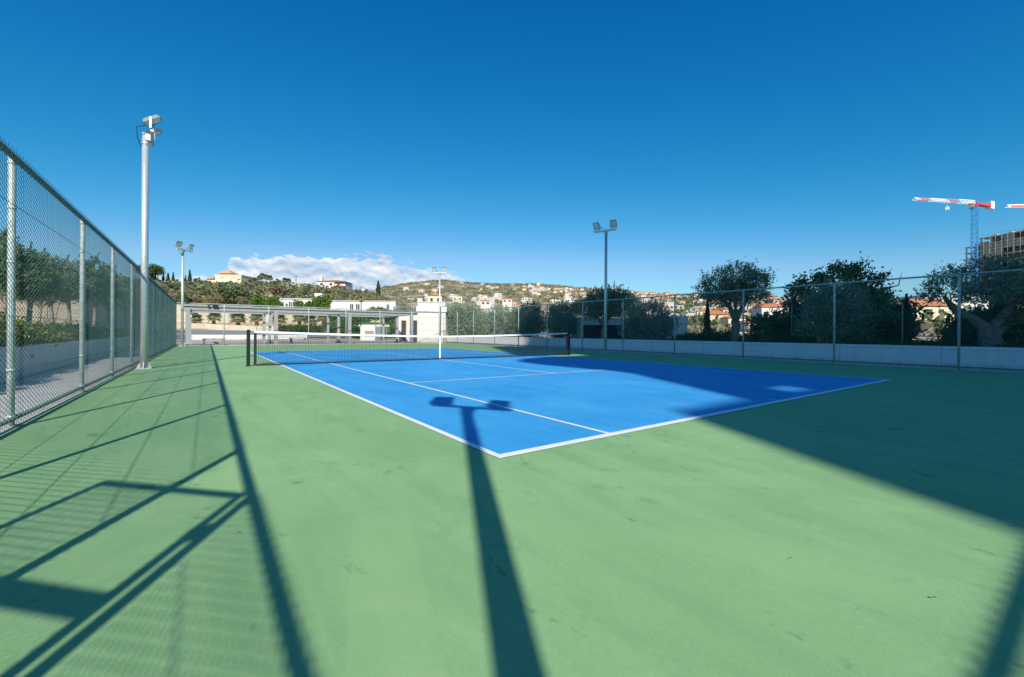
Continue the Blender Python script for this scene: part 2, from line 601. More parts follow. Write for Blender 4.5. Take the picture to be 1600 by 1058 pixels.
M['rawc'] = mat('raw_concrete', (0.58, 0.52, 0.44), 0.9, vary=0.15, vscale=0.4)
M['netting'] = mat('dark_interior', (0.26, 0.24, 0.20), 0.9, vary=0.3, vscale=0.5)
M['panel'] = mat('taupe_panel', (0.30, 0.26, 0.24), 0.6)
M['gold'] = mat('ochre_frame', (0.50, 0.36, 0.14), 0.6)
M['leafdry'] = mat('dry_leaf', (0.07, 0.055, 0.03), 0.8)
M['bush_red'] = mat('earth', (0.3, 0.24, 0.17), 0.9)


def joint_wall():
    m = block_mat('rendered_wall_with_joints', (0.88, 0.87, 0.86), (0.86, 0.85, 0.84), (0.55, 0.54, 0.52), 2.9, 9.0, 0.012)
    t = NT(m.node_tree)
    b = t.n['Principled BSDF']
    src = b.inputs['Base Color'].links[0].from_socket
    tc = t.node('ShaderNodeTexCoord')
    mp = t.node('ShaderNodeMapping')
    mp.inputs['Scale'].default_value = (2.2, 2.2, 0.25)
    t.l.new(tc.outputs['Object'], mp.inputs[0])
    st = t.ramp(t.noise(mp.outputs[0], 2.0, 5, 0.65), [(0.5, 0.0), (0.75, 1.0)])
    z = t.sep(tc.outputs['Object'])[2]
    dirt = t.math('MULTIPLY', t.math('SUBTRACT', 1.0, t.smooth(z, 0.02, 0.2)), t.ramp(t.noise(tc.outputs['Object'], 5.0, 4), [(0.35, 0.2), (0.65, 1.0)]))
    c = t.mix(t.math('MULTIPLY', st, 0.35), src, (0.62, 0.59, 0.54))
    c = t.mix(t.math('MULTIPLY', dirt, 0.6), c, (0.42, 0.38, 0.32))
    t.put(b.inputs['Base Color'], c)
    return m


M['brightwhite'] = joint_wall()


def terrain_mat():
    m = bpy.data.materials.new('dry_ground')
    m.use_nodes = True
    t = NT(m.node_tree)
    b = t.n['Principled BSDF']
    tc = t.node('ShaderNodeTexCoord')
    p = tc.outputs['Object']
    a = t.noise(p, 0.035, 8, 0.7)
    c = t.ramp(a, [(0.30, (0.20, 0.175, 0.10)), (0.45, (0.33, 0.27, 0.18)), (0.58, (0.42, 0.34, 0.24)), (0.75, (0.50, 0.43, 0.33))])
    f = t.noise(p, 0.4, 6, 0.7)
    c = t.mix(t.math('MULTIPLY', t.ramp(f, [(0.5, 0.0), (0.62, 1.0)]), 0.5), c, (0.15, 0.135, 0.075))
    t.put(b.inputs['Base Color'], c)
    b.inputs['Roughness'].default_value = 0.95
    return m


M['terrain'] = terrain_mat()

# ------------------------------------------------------------------ terrain
TH = [-180, -60, -20, -12, -6, 0, 6, 12, 18, 22, 27, 32, 38, 44, 50, 56, 62, 68, 74, 80, 86, 100, 180]
# ridge of the near hill (metres at 150 m) and of the far hill (height, distance)
NH = [0, 0, 9, 12, 12.5, 13.0, 14.0, 14.0, 13.0, 8.0, 1.0, 0, 0, 0, 0, 0, 0, 0, 0, 0, 0, 0, 0]
FR = [900, 900, 900, 900, 900, 900, 900, 900, 950, 1000, 1000, 1000, 950, 900, 800, 650, 480, 380, 300, 260, 240, 240, 400]
FP = [20, 20, 30, 30, 30, 30, 40, 50, 60, 69, 76, 73, 70, 66, 62, 56, 50, 45, 40, 36, 34, 20, 10]


def sstep(a, b, x):
    t = np.clip((x - a) / (b - a), 0, 1)
    return t * t * (3 - 2 * t)


def height(x, y):
    x = np.asarray(x, float)
    y = np.asarray(y, float)
    dx, dy = x + 2.07, y + 3.03
    r = np.hypot(dx, dy)
    th = np.degrees(np.arctan2(dx, dy))
    nh = np.interp(th, TH, NH)
    fr = np.interp(th, TH, FR)
    fp = np.interp(th, TH, FP)
    side = np.clip((nh / 12.0), 0, 1)
    yy = dy
    near = np.interp(yy, [0, 60, 62, 91.8, 92.2, 101.2, 104, 116, 122, 160, 172, 260, 500], [0, 0, .35, 1.15, 1.95, 2.1, 5.6, 6.6, 7.2, 1.0, 1.0, 1.0, 1.0])
    ramp = 7.0 + (np.maximum(nh, 7.0) - 7.0) * sstep(118, 158, yy)
    near = np.where(yy > 118, ramp, near) * side
    fz = 1.06 + fp / 676.0 * fr * np.cos(np.radians(np.clip(th - 35.9, -70, 70)))
    t = np.clip((r - fr * 0.16) / (fr * 0.84), 0, 1)
    far = fz * np.where(t < 1, 0.30 * t + 0.70 * t * t * (3 - 2 * t), 1.0)
    far = far * np.where(th < -95, 0, 1)
    bump = (np.sin(x * .021 + 1.3) * np.cos(y * .017) + .5 * np.sin(x * .05 + y * .043)) * np.clip((r - 200) / 500, 0, 1) * 3.0
    return np.maximum(near, far + bump * (t < 1))


def ground_z(x, y):
    return float(height(x, y)) - 0.06


def build_terrain():
    rs = np.concatenate([[0.0], np.arange(4, 60, 4), np.arange(60, 130, 1.6), np.arange(130, 260, 4), np.geomspace(260, 9000, 60)])
    na = 420
    an = np.concatenate([np.linspace(-25, 95, 300, endpoint=False), np.linspace(95, 335, 120, endpoint=False)])
    A, Rr = np.meshgrid(np.radians(an), rs[1:])
    X = -2.07 + Rr * np.sin(A)
    Y = -3.03 + Rr * np.cos(A)
    Z = height(X, Y) - 0.06
    V = np.concatenate([[[-2.07, -3.03, -0.06]], np.stack([X, Y, Z], -1).reshape(-1, 3)])
    nr = len(rs) - 1
    i, j = np.meshgrid(np.arange(nr - 1), np.arange(na), indexing='ij')
    jn = (j + 1) % na
    F = np.stack([1 + i * na + j, 1 + (i + 1) * na + j, 1 + (i + 1) * na + jn, 1 + i * na + jn], -1).reshape(-1, 4)
    k = np.arange(na)
    F0 = np.stack([np.zeros(na, int), 1 + k, 1 + (k + 1) % na, 1 + (k + 1) % na], -1)[:, :3]
    me = bpy.data.meshes.new('terrain')
    me.from_pydata(V.tolist(), [], F[:, ::-1].tolist() + F0[:, ::-1].tolist())
    me.materials.append(M['terrain'])
    me.polygons.foreach_set('use_smooth', [True] * len(me.polygons))
    me.update()
    o = link('terrain', me)
    tag(o, 'dry ground rising into scrub covered hills', 'ground', kind='structure')


build_terrain()


def sheet(name, pts, z, m, label=None):
    mb = MB()
    mb.add([(x, y, z) for x, y in pts], [tuple(range(len(pts)))])
    o = mb.build(name, m)
    tag(o, label, None, kind='structure')
    return o


# court layout
FX0 = lambda y: -3.70 + 0.0128 * y          # left fence line
FXR = 16.5
YB, YF = -6.57, 33.5
HF = 2.92
XS1, XS2, XC = 1.418, 9.602, 5.40
YS1, YN, YS2, YE = 5.40, 11.985, 18.0, 22.4
sheet('court_apron', [(FX0(YB) - .02, YB - .05), (FXR + .05, YB - .05), (FXR + .05, YF + .05), (FX0(YF) - .02, YF + .05)], 0.0, M['green'], 'green painted run-off round the blue tennis court')
sheet('court_surface', [(0, 0), (10.97, 0), (10.97, YE), (0, YE)], 0.004, M['blue'], 'blue painted tennis playing area')
lm = MB()


def stripe(x0, x1, y0, y1):
    lm.add([(x0, y0, .008), (x1, y0, .008), (x1, y1, .008), (x0, y1, .008)], [(0, 1, 2, 3)])


w = 0.05
stripe(-.03, 11.0, -.05, .05)
stripe(-.03, 11.0, YE - .05, YE + .04)
for xx in (0.0, 10.97):
    stripe(xx - .035, xx + .035, .05, YE - .05)
for xx in (XS1, XS2):
    stripe(xx - w / 2, xx + w / 2, .05, YE - .05)
for yy in (YS1, YS2):
    stripe(XS1 + w / 2, XS2 - w / 2, yy - w / 2, yy + w / 2)
stripe(XC - w / 2, XC + w / 2, YS1 + w / 2, YS2 - w / 2)
stripe(XC - w / 2, XC + w / 2, .05, .22)
stripe(XC - w / 2, XC + w / 2, YE - .22, YE - .05)
tag(lm.build('court_lines', M['line']), 'white painted lines of the tennis court', None, kind='structure')

sheet('left_path', [(-5.2, -25), (FX0(-25) - .22, -25), (FX0(34) - .22, 34), (-5.2, 34)], -0.03, M['path'], 'pale grey paved path outside the left fence')
sheet('side_path', [(FXR + .2, -25), (18.5, -25), (18.5, 34), (FXR + .2, 34)], -0.03, M['path'], 'grey paved strip between right fence and low wall')
sheet('plaza', [(-14, 34), (18.5, 34), (18.5, 57.2), (-14, 57.2)], -0.03, M['plaza'], 'beige paved terrace beyond the far fence')
sheet('rear_pavement', [(-40, -60), (45, -60), (45, -25), (-40, -25)], -0.03, M['path'], 'paved ground behind the court')
# kerbs round the slab
kb = MB()
for (y0, y1) in ((YB - .05, YF + .05),):
    kb.add([(FX0(y0) - .22, y0, -.05), (FX0(y0) - .02, y0, -.05), (FX0(y1) - .02, y1, -.05), (FX0(y1) - .22, y1, -.05),
            (FX0(y0) - .22, y0, .02), (FX0(y0) - .02, y0, .02), (FX0(y1) - .02, y1, .02), (FX0(y1) - .22, y1, .02)],
           [(3, 2, 1, 0), (4, 5, 6, 7), (0, 1, 5, 4), (1, 2, 6, 5), (2, 3, 7, 6), (3, 0, 4, 7)])
kb.box(FXR + .05, FXR + .2, YB, YF + .05, -.05, .02)
kb.box(FX0(YF), FXR + .2, YF + .051, YF + .25, -.05, .03)
tag(kb.build('kerb', M['concrete']), 'narrow concrete kerb under the fences', None, kind='structure')
# asphalt road beyond the terrace, following the ground
def ribbon(name, x0, x1, ys, off, m, label):
    mb = MB()
    xs = np.linspace(x0, x1, 24)
    vs = [(x, y, ground_z(x, y) + off) for y in ys for x in xs]
    n = len(xs)
    fs = [(i * n + j, i * n + j + 1, (i + 1) * n + j + 1, (i + 1) * n + j) for i in range(len(ys) - 1) for j in range(n - 1)]
    mb.add(vs, fs)
    tag(mb.build(name, m), label, None, kind='structure')


ribbon('road', -14, 24, np.linspace(58.3, 88, 14), 0.10, M['asphalt'], 'grey asphalt area beyond the white terrace wall')

# ------------------------------------------------------------------ low walls
def wall_thing(name, label, x0, x1, y0, y1, z0, z1, m, cat='wall', coping=None):
    mb = MB()
    mb.bevbox(x0, x1, y0, y1, z0, z1, .015)
    o = mb.build(name, m)
    tag(o, label, cat)
    return o


wall_thing('low_wall', 'long low white wall beyond the right fence with olive trees behind it', 18.5, 18.75, -20, 46, -.1, .68, M['brightwhite'])
wall_thing('low_wall', 'low grey white planter wall along the left path below the yellow hedge', -5.6, -5.38, -20, 33, -.1, .66, M['wallgrey'])
wall_thing('low_wall', 'low white wall crossing behind the pergola in front of the grey asphalt', -14, 9.2, 57.3, 57.6, -.1, .56, M['white'])
mb = MB()
mb.box(-14, -1.2, 88.6, 89.0, .5, 2.25)
mb.box(6.1, 30, 84, 84.4, .4, 1.9)
mb.beam((-1.2, 88.8, 1.55), (6.1, 84.2, 1.2), .35, 1.3)
tag(mb.build('planter_wall', M['sand']), 'low sand coloured planter wall stepping down beyond the asphalt', 'wall')
# stone wall left
mb = MB()
mb.bevbox(-8.1, -7.6, 32, 86, -.1, 4.2, .03)
tag(mb.build('stone_wall', M['stone']), 'pale coursed stone wall seen through the left chain link fence', 'wall')
# retaining wall behind the palms
mb = MB()
mb.prism([(-16, 1.0), (40, 1.0), (40, 5.0), (24, 5.3), (4, 5.75), (-16, 5.9)], 98.6, 99.2)
tag(mb.build('retaining_wall', M['sand']), 'tall sunlit sand coloured retaining wall behind the row of palms', 'wall')

# ------------------------------------------------------------------ chain-link fences
PITCH = 0.056


def chain_mesh(name, length, z0, z1, rad):
    ncol = int(round(length / PITCH))
    p = length / ncol
    nrow = int(round((z1 - z0) / (p / 2)))
    j = np.arange(nrow + 1)
    V, Fc = [], []
    ang = np.array([0.5, 2.594, 4.689])
    off = np.stack([np.cos(ang), np.sin(ang)], 1) * rad            # in (across, y)
    base = 0
    for k in range(ncol):
        ph = 1 if k % 2 == 0 else -1
        s = ph * np.where(j % 2 == 0, 1, -1)
        x = (k + .5) * p + s * p * .5
        z = z0 + j * p / 2
        y = s * rad * 0.9 * (1 if k % 2 else 1)
        P = np.stack([x, y, z], 1)
        ring = P[:, None, :] + np.stack([off[:, 0] * .8, off[:, 1], off[:, 0] * .6], 1)[None]
        V.append(ring.reshape(-1, 3))
        q = np.arange(nrow)
        for a in range(3):
            b = (a + 1) % 3
            Fc.append(np.stack([base + q * 3 + a, base + q * 3 + b, base + (q + 1) * 3 + b, base + (q + 1) * 3 + a], 1))
        base += (nrow + 1) * 3
    return np_mesh(name, np.concatenate(V), np.concatenate(Fc), M['wire'])


PANEL = chain_mesh('mesh_panel', 3.0, 0.04, HF + .05, 0.0028)
PANEL_R = chain_mesh('mesh_panel', 3.0, 0.04, HF + .05, 0.0030)


def pipe(z0, z1, r, n=14):
    mb = MB()
    mb.tube([(0, 0, z0), (0, 0, z1 - .02), (0, 0, z1)], [r, r, r * .6], n)
    for z in (.12, .62, 1.2, 1.78, 2.36, 2.84):       # tie bands
        mb.tube([(0, 0, z - .012), (0, 0, z + .012)], r * 1.13, n)
    return mb.mesh('fence_post', M['fpost'], True)


POST_L = pipe(-.05, HF + .01, .032)
POST_R = pipe(-.05, HF + .01, .034)


def fence(label, p0, p1, posts, postmesh, inward, rail_r=.028, gap=None):
    """p0 -> p1 along the ground; posts at distances; inward = side the mesh hangs on; gap = (a, b) left open for the gate"""
    p0, p1 = Vector((*p0, 0)), Vector((*p1, 0))
    d = (p1 - p0)
    L = d.length
    rz = math.atan2(d.y, d.x)
    root = empty('chain_link_fence', p0, rz, label, 'fence', 'chain link fences round the court')
    sy = inward
    for s in posts:
        o = link('fence_post', postmesh, root, (s, -sy * .05, 0))
        o.rotation_euler = (0, 0, rnd.uniform(0, 6))
    spans = [(0, L)] if gap is None else [(0, gap[0]), (gap[1], L)]
    tr, br = MB(), MB()
    tr.tube([(0, -sy * .03, HF - .02), (L, -sy * .03, HF - .02)], rail_r, 10)
    for a, b in spans:
        br.tube([(a, -sy * .03, .10), (b, -sy * .03, .10)], rail_r * .8, 8)
    tr.build('top_rail', M['frail'] if postmesh is POST_L else M['fpost'], root, True)
    br.build('bottom_rail', M['frail'], root, True)
    for z in (0.62, 1.2, 1.78, 2.36):
        wm = MB()
        for a, b in spans:
            wm.tube([(a, sy * .008, z), (b, sy * .008, z)], .0032, 5)
        wm.build('tension_wire', M['wire'], root, True)
    for a, b in spans:
        n = max(1, int(round((b - a) / 3.0)))
        for k in range(n):
            o = link('mesh_panel', PANEL if postmesh is POST_L else PANEL_R, root, (a + k * (b - a) / n, 0, 0))
            o.scale = ((b - a) / n / 3.0, 1, 1)
    return root


pl0, pl1 = (FX0(YB), YB), (FX0(YF), YF)
LL = math.hypot(pl1[0] - pl0[0], pl1[1] - pl0[1])
gy0, gy1 = -3.62 - YB, -2.31 - YB
lposts = [0.0, gy0, gy1] + [y - YB for y in (.58, 3.88, 7.1, 9.95, 12.95, 15.9, 18.9, 21.9, 24.9, 27.9, 30.8)] + [LL]
fence('chain link fence with thick pipe posts along the left side path', pl0, pl1, lposts, POST_L, -1, .032, (gy0, gy1))
rposts = [y - YB for y in (YB, -3.4, -.35, 2.82, 6.05, 9.3, 12.45, 15.5, 18.75, 21.9, 25.0, 28.2, 31.0)]
fence('chain link fence along the right side in front of the long white wall', (FXR, YB), (FXR, YF), rposts, POST_R, 1, .026)
fposts = [x - FX0(YF) for x in (-.62, 2.13, 4.86, 7.67, 10.47, 13.35)] + [FXR - FX0(YF)]
fence('far chain link fence behind the baseline in front of the grey pergola', (FX0(YF), YF), (FXR, YF), fposts, POST_R, -1, .024)
LB = FXR - FX0(YB)
fence('rear chain link fence behind the near baseline', (FX0(YB), YB), (FXR, YB), [i * LB / 7 for i in range(1, 8)], POST_L, 1, .030)

# open gate leaf in the left fence, behind the camera (its frame throws the crossed shadow)
ga, gb = Vector((-3.80, -3.46, 0)), Vector((-4.55, -2.65, 0))
gd = gb - ga
gate = empty('gate', ga, math.atan2(gd.y, gd.x), 'open pipe framed chain link gate leaf in the left fence', 'gate')
gl = gd.length
g = MB()
for x in (0.0, gl):
    g.cyl((x, 0, .06), (x, 0, 2.86), .028, 12)
for z, r in ((2.84, .030), (2.07, .050), (.1, .030), (1.05, .030)):
    g.cyl((0, 0, z), (gl, 0, z), r, 12)
g.build('gate_frame', M['fpost'], gate, True)
o = link('mesh_panel', PANEL, gate)
o.scale = (gl / 3.0, 1, .95)
for z in (.5, 1.6, 2.5):
    hg = MB()
    hg.cyl((-.05, 0, z - .06), (-.05, 0, z + .06), .022, 10)
    hg.box(-.06, .03, -.012, .012, z - .03, z + .03)
    hg.build('hinge', M['galv'], gate)

# ------------------------------------------------------------------ floodlight poles
def lamp_head_meshes():
    b = MB()
    b.box(-.155, .155, -.035, .012, -.195, .195)
    for k in range(7):
        x = -.132 + k * .044
        b.box(x - .006, x + .006, .0125, .045, -.16, .16)
    b.box(-.165, .165, -.048, -.0355, -.205, -.190)
    b.box(-.165, .165, -.048, -.0355, .190, .205)
    b.box(-.165, -.150, -.048, -.0355, -.1899, .1899)
    b.box(.150, .165, -.048, -.0355, -.1899, .1899)
    g_ = MB()
    g_.box(-.149, .149, -.042, -.0355, -.189, .189)
    k_ = MB()
    k_.box(-.182, -.172, -.02, .02, -.26, .015)
    k_.box(.172, .182, -.02, .02, -.26, .015)
    k_.box(-.182, .182, -.02, .02, -.27, -.2605)
    return b.mesh('housing', M['lampbody']), g_.mesh('lamp_glass', M['lampglass']), k_.mesh('lamp_bracket', M['galv'])


HB, HG, HK = lamp_head_meshes()


def lamp(x, y, face, label, H=6.45, tilt=38, r=.075):
    """face = heading (radians, local -Y) of the lamps"""
    root = empty('floodlight_pole', (x, y, 0), 0, label, 'floodlight', 'twin floodlight poles round the court')
    p = MB()
    p.tube([(0, 0, .02), (0, 0, H * .5), (0, 0, H)], [r, r * .94, r * .86], 20)
    p.build('pole', M['galv'], root, True)
    b = MB()
    b.bevbox(-.17, .17, -.17, .17, .0, .022, .004)
    for k in range(4):
        c, s = math.cos(k * math.pi / 2), math.sin(k * math.pi / 2)
        b.add([(c * r * .9 + s * .006, s * r * .9 - c * .006, .022), (c * .165 + s * .006, s * .165 - c * .006, .022), (c * r * .9 + s * .006, s * r * .9 - c * .006, .2),
               (c * r * .9 - s * .006, s * r * .9 + c * .006, .022), (c * .165 - s * .006, s * .165 + c * .006, .022), (c * r * .9 - s * .006, s * r * .9 + c * .006, .2)],
              [(0, 1, 2), (5, 4, 3), (1, 4, 5, 2), (0, 2, 5, 3)])
        q = math.pi / 4 + k * math.pi / 2
        b.cyl((.19 * math.cos(q), .19 * math.sin(q), .022), (.19 * math.cos(q), .19 * math.sin(q), .05), .014, 6)
    b.build('base_plate', M['galv'], root)
    ca = MB()
    fy = -r - .06                                   # the arm is bolted to the front of the pole top
    ca.box(-.60, .60, fy - .035, fy + .035, H - .12, H - .04)
    ca.box(-.09, .09, fy + .0355, .0, H - .2, H - .02)
    ca.tube([(0, 0, H - .30), (0, 0, H - .27)], r * 1.04, 16)
    ao = ca.build('crossarm', M['galv'], root)
    ao.rotation_euler = (0, 0, face)
    cb = MB()
    cb.tube([(-.3, fy, H + .2), (-.2, .18, H + .05), (-.1, .16, H - .2), (-.02, r, H - .4)], .010, 6)
    cb.build('cable', M['black'], ao)
    for sx in (-.46, .46):
        toe = R(-10) if sx > 0 else R(10)
        link('lamp_bracket', HK, ao, (sx, fy, H + .235)).rotation_euler = (0, 0, -toe)
        for nm, me in (('floodlight_head', HB), ('lamp_glass', HG)):
            ho = link(nm, me, ao, (sx, fy, H + .235))
            ho.rotation_euler = (R(tilt), 0, -toe)
    return root


def heading(dx, dy):
    # local -Y should look along (dx, dy)
    return math.atan2(dy, dx) + math.pi / 2


lamp(-3.28, 12.5, heading(1, .05), 'tall galvanised twin floodlight pole nearest the camera inside the left fence', r=.086, tilt=58)
lamp(15.15, 12.43, heading(-1, -.34), 'galvanised twin floodlight pole standing before the right fence behind the net post', r=.08)
lamp(-2.95, 33.0, heading(.75, -.66), 'slim twin floodlight pole in the far left corner beside the pergola', r=.08)
lamp(15.5, 32.4, heading(-.62, -.78), 'slim twin floodlight pole far away behind the net centre with bright lamp faces', r=.08)
lamp(-3.47, -6.16, heading(.82, .57), 'twin floodlight pole behind the near left corner', r=.09)

# ------------------------------------------------------------------ tennis net
def tennis_net():
    xl, xr = -.872, 12.126
    root = empty('tennis_net', (0, YN, 0), 0, 'black tennis net with white headband stretched across the blue court', 'tennis net')
    for x in (xl, xr):
        p = MB()
        p.bevbox(x - .045, x + .045, -.045, .045, .0, 1.09, .008)
        p.box(x - .07, x + .07, -.07, .07, .0, .012)
        po = p.build('net_post', M['black'], root)
        h = MB()
        sgn = 1 if x > 5 else -1
        h.cyl((x + sgn * .045, 0, .82), (x + sgn * .075, 0, .82), .03, 12)
        h.cyl((x + sgn * .075, 0, .82), (x + sgn * .075, .1, .78), .008, 8)
        h.build('winder', M['galv'], po)
    a, b = xl + .17, xr - .13
    mid = XC

    def top(x):
        t = abs(x - mid) / (mid - a if x < mid else b - mid)
        return .90 + .15 * (.55 * t + .45 * t * t)
    V, Fc = [], []

    def thread(P, r=.0034):
        P = np.asarray(P, float)
        n = len(P)
        d = P[-1] - P[0]
        if abs(d[2]) > abs(d[0]):
            o = np.array([[r, 0, 0], [-r * .5, r * .87, 0], [-r * .5, -r * .87, 0]])
        else:
            o = np.array([[0, 0, r], [0, r * .87, -r * .5], [0, -r * .87, -r * .5]])
        base = sum(len(v) for v in V)
        V.append((P[:, None] + o[None]).reshape(-1, 3))
        q = np.arange(n - 1)
        for i in range(3):
            j = (i + 1) % 3
            Fc.append(np.stack([base + q * 3 + i, base + q * 3 + j, base + q * 3 + 3 + j, base + q * 3 + 3 + i], 1))
    n = int((b - a) / .046)
    xs = np.linspace(a, b, n)
    for x in xs:
        thread([(x, .004 * math.sin(x * 3), .03), (x, 0, top(x) - .03)])
    zs = np.linspace(.03, 1.0, 22)
    xx = np.linspace(a, b, 60)
    for s in np.linspace(0.0, 1.0, 21):
        thread([(x, 0, .03 + s * (top(x) - .06)) for x in xx])
    for s in (.75, .80, .85, .9, .95):           # doubled upper rows
        thread([(x, .006, .03 + s * (top(x) - .06)) for x in xx])
    link('net_mesh', np_mesh('net_mesh', np.concatenate(V), np.concatenate(Fc), M['netcord']), root)
    hb = MB()
    K = 60
    xs = np.linspace(a - .02, b + .02, K)
    vs = []
    for x in xs:
        t = top(min(max(x, a), b))
        vs += [(x, -.009, t - .055), (x, -.009, t + .008), (x, .009, t + .008), (x, .009, t - .055)]
    fs = [(0, 1, 2, 3), (4 * K - 1, 4 * K - 2, 4 * K - 3, 4 * K - 4)]
    for k in range(K - 1):
        for i in range(4):
            j = (i + 1) % 4
            fs.append((4 * k + i, 4 * k + 4 + i, 4 * k + 4 + j, 4 * k + j))
    hb.add(vs, fs)
    hb.build('headband', M['tape'], root)
    ct = MB()
    for x0, x1 in ((xl + .045, a - .02), (b + .02, xr - .045)):
        ct.tube([(x0, 0, 1.055), (x1, 0, 1.05)], .006, 6)
    ct.build('net_cable', M['galv'], root)
    sb = MB()
    sb.box(a - .03, a + .04, -.006, .006, .02, 1.0)
    sb.box(b - .04, b + .03, -.006, .006, .02, 1.0)
    sb.build('side_band', M['netcord'], root)
    bt = MB()
    bt.box(a + .041, b - .041, -.005, .005, .012, .05)
    bt.build('bottom_tape', M['netcord'], root)
    cs = MB()
    cs.box(mid - .027, mid + .027, -.014, .014, .06, .91)
    cs.build('centre_strap', M['tape'], root)
    an = MB()
    an.box(mid - .05, mid + .05, -.03, .03, .009, .06)
    an.build('strap_anchor', M['black'], root)


tennis_net()

# ------------------------------------------------------------------ vegetation
def leaf_quads(C, L, Wd, up=0.0, aim=None, jit=1.0):
    """rhombic leaves at centres C (N,3); aim = preferred directions"""
    n = len(C)
    d = rng.normal(size=(n, 3))
    if aim is not None:
        d = aim + d * jit
    d[:, 2] += up
    d /= np.linalg.norm(d, axis=1, keepdims=True) + 1e-9
    s = np.cross(d, rng.normal(size=(n, 3)))
    s /= np.linalg.norm(s, axis=1, keepdims=True) + 1e-9
    l = L * rng.uniform(.6, 1.3, (n, 1))
    w_ = Wd * rng.uniform(.7, 1.3, (n, 1))
    V = np.stack([C - d * l / 2, C + s * w_ / 2, C + d * l / 2, C - s * w_ / 2], 1).reshape(-1, 3)
    F = np.arange(4 * n).reshape(n, 4)
    return V, F


def crown_pts(ell, n, clump=45, spread=.16, shell=.55):
    """leaf centres and outward directions, gathered in clumps inside ellipsoids (x,y,z,rx,ry,rz)"""
    vol = np.array([e[3] * e[4] * e[5] for e in ell])
    out, dirs = [], []
    for e, k in zip(ell, np.maximum(1, (vol / vol.sum() * n / clump)).astype(int)):
        c, r = np.array(e[:3]), np.array(e[3:6])
        u = rng.normal(size=(k, 3))
        u /= np.linalg.norm(u, axis=1, keepdims=True)
        rad = rng.uniform(0, 1, (k, 1)) ** (1 / 3)
        rad = shell + (1 - shell) * rad
        rad = rad * rng.uniform(.82, 1.10, (k, 1))
        cc = c + u * rad * r
        size = spread * r.mean() * rng.uniform(.6, 1.35, (k, 1, 1))
        P = cc[:, None, :] + rng.normal(size=(k, clump, 3)) * size
        out.append(P.reshape(-1, 3))
        dirs.append(np.repeat(u, clump, 0))
    return np.concatenate(out), np.concatenate(dirs)


def shoots(ell, n, length, per=14):
    """upright whippy shoots breaking the outline"""
    P = []
    vol = np.array([e[3] * e[4] for e in ell])
    for e, k in zip(ell, np.maximum(1, (vol / vol.sum() * n)).astype(int)):
        u = rng.normal(size=(k, 3))
        u[:, 2] = np.abs(u[:, 2]) + .15
        u /= np.linalg.norm(u, axis=1, keepdims=True)
        b = np.array(e[:3]) + u * np.array(e[3:6]) * .92
        d = u * .5 + np.array([0, 0, .8]) + rng.normal(size=(k, 3)) * .22
        d /= np.linalg.norm(d, axis=1, keepdims=True)
        t = rng.uniform(0, 1, (k, per, 1)) * length * rng.uniform(.5, 1.2, (k, 1, 1))
        P.append((b[:, None] + d[:, None] * t + rng.normal(size=(k, per, 3)) * .03 * length).reshape(-1, 3))
    return np.concatenate(P)


def crown_mesh(name, ell, n, L, Wd, m, clump=45, spread=.16, shell=.5, sh=0, shl=.6, up=.1):
    C, D = crown_pts(ell, n, clump, spread, shell)
    V, F = leaf_quads(C, L, Wd, up, D, .9)
    if sh:
        S = shoots(ell, sh, shl)
        V2, F2 = leaf_quads(S, L, Wd, .9)
        F = np.concatenate([F, F2 + len(V)])
        V = np.concatenate([V, V2])
    return np_mesh(name, V, F, m)


def trunk_mesh(limbs, m, n=9):
    mb = MB()
    for pts, rads in limbs:
        P, Q = [], []
        for i in range(len(pts) - 1):
            a, b = Vector(pts[i]), Vector(pts[i + 1])
            for k in range(3):
                t = k / 3
                j = Vector((rnd.uniform(-1, 1), rnd.uniform(-1, 1), 0)) * rads[i] * .18
                P.append(a.lerp(b, t) + (j if P else Vector()))
                Q.append((rads[i] * (1 - t) + rads[i + 1] * t) * rnd.uniform(.93, 1.08))
        P.append(Vector(pts[-1]))
        Q.append(rads[-1])
        mb.tube(P, Q, n)
    return mb.mesh('trunk', m, True)


def tree(name, loc, crown, trunk, label, cat='tree', group=None, rz=0.0, sc=1.0):
    root = empty(name, loc, rz, label, cat, group)
    root.scale = (sc, sc, sc) if not isinstance(sc, tuple) else sc
    link('crown', crown, root)
    if trunk:
        link('trunk', trunk, root)
    return root


def plant(name, loc, me, label, cat='bush', group=None, rz=0.0, sc=1.0):
    o = link(name, me, None, loc)
    o.rotation_euler = (0, 0, rz)
    o.scale = (sc, sc, sc) if not isinstance(sc, tuple) else sc
    return tag(o, label, cat, group)


def at(u, x, z=0.0):
    return pxx(u, x, z)


def atd(u, d):
    """ground point under bearing u, d metres ahead"""
    p = px(u, HOR, d)
    return Vector((p.x, p.y, ground_z(p.x, p.y)))


# right hand garden bed behind the low wall -------------------------------
sheet('garden_bed', [(18.75, -20), (60, -20), (60, 46), (18.75, 46)], 0.30, mat('garden_soil', (0.10, 0.08, 0.055), 0.95, vary=.4, vscale=2), 'planted earth bed behind the low white wall')
GZ = 0.30
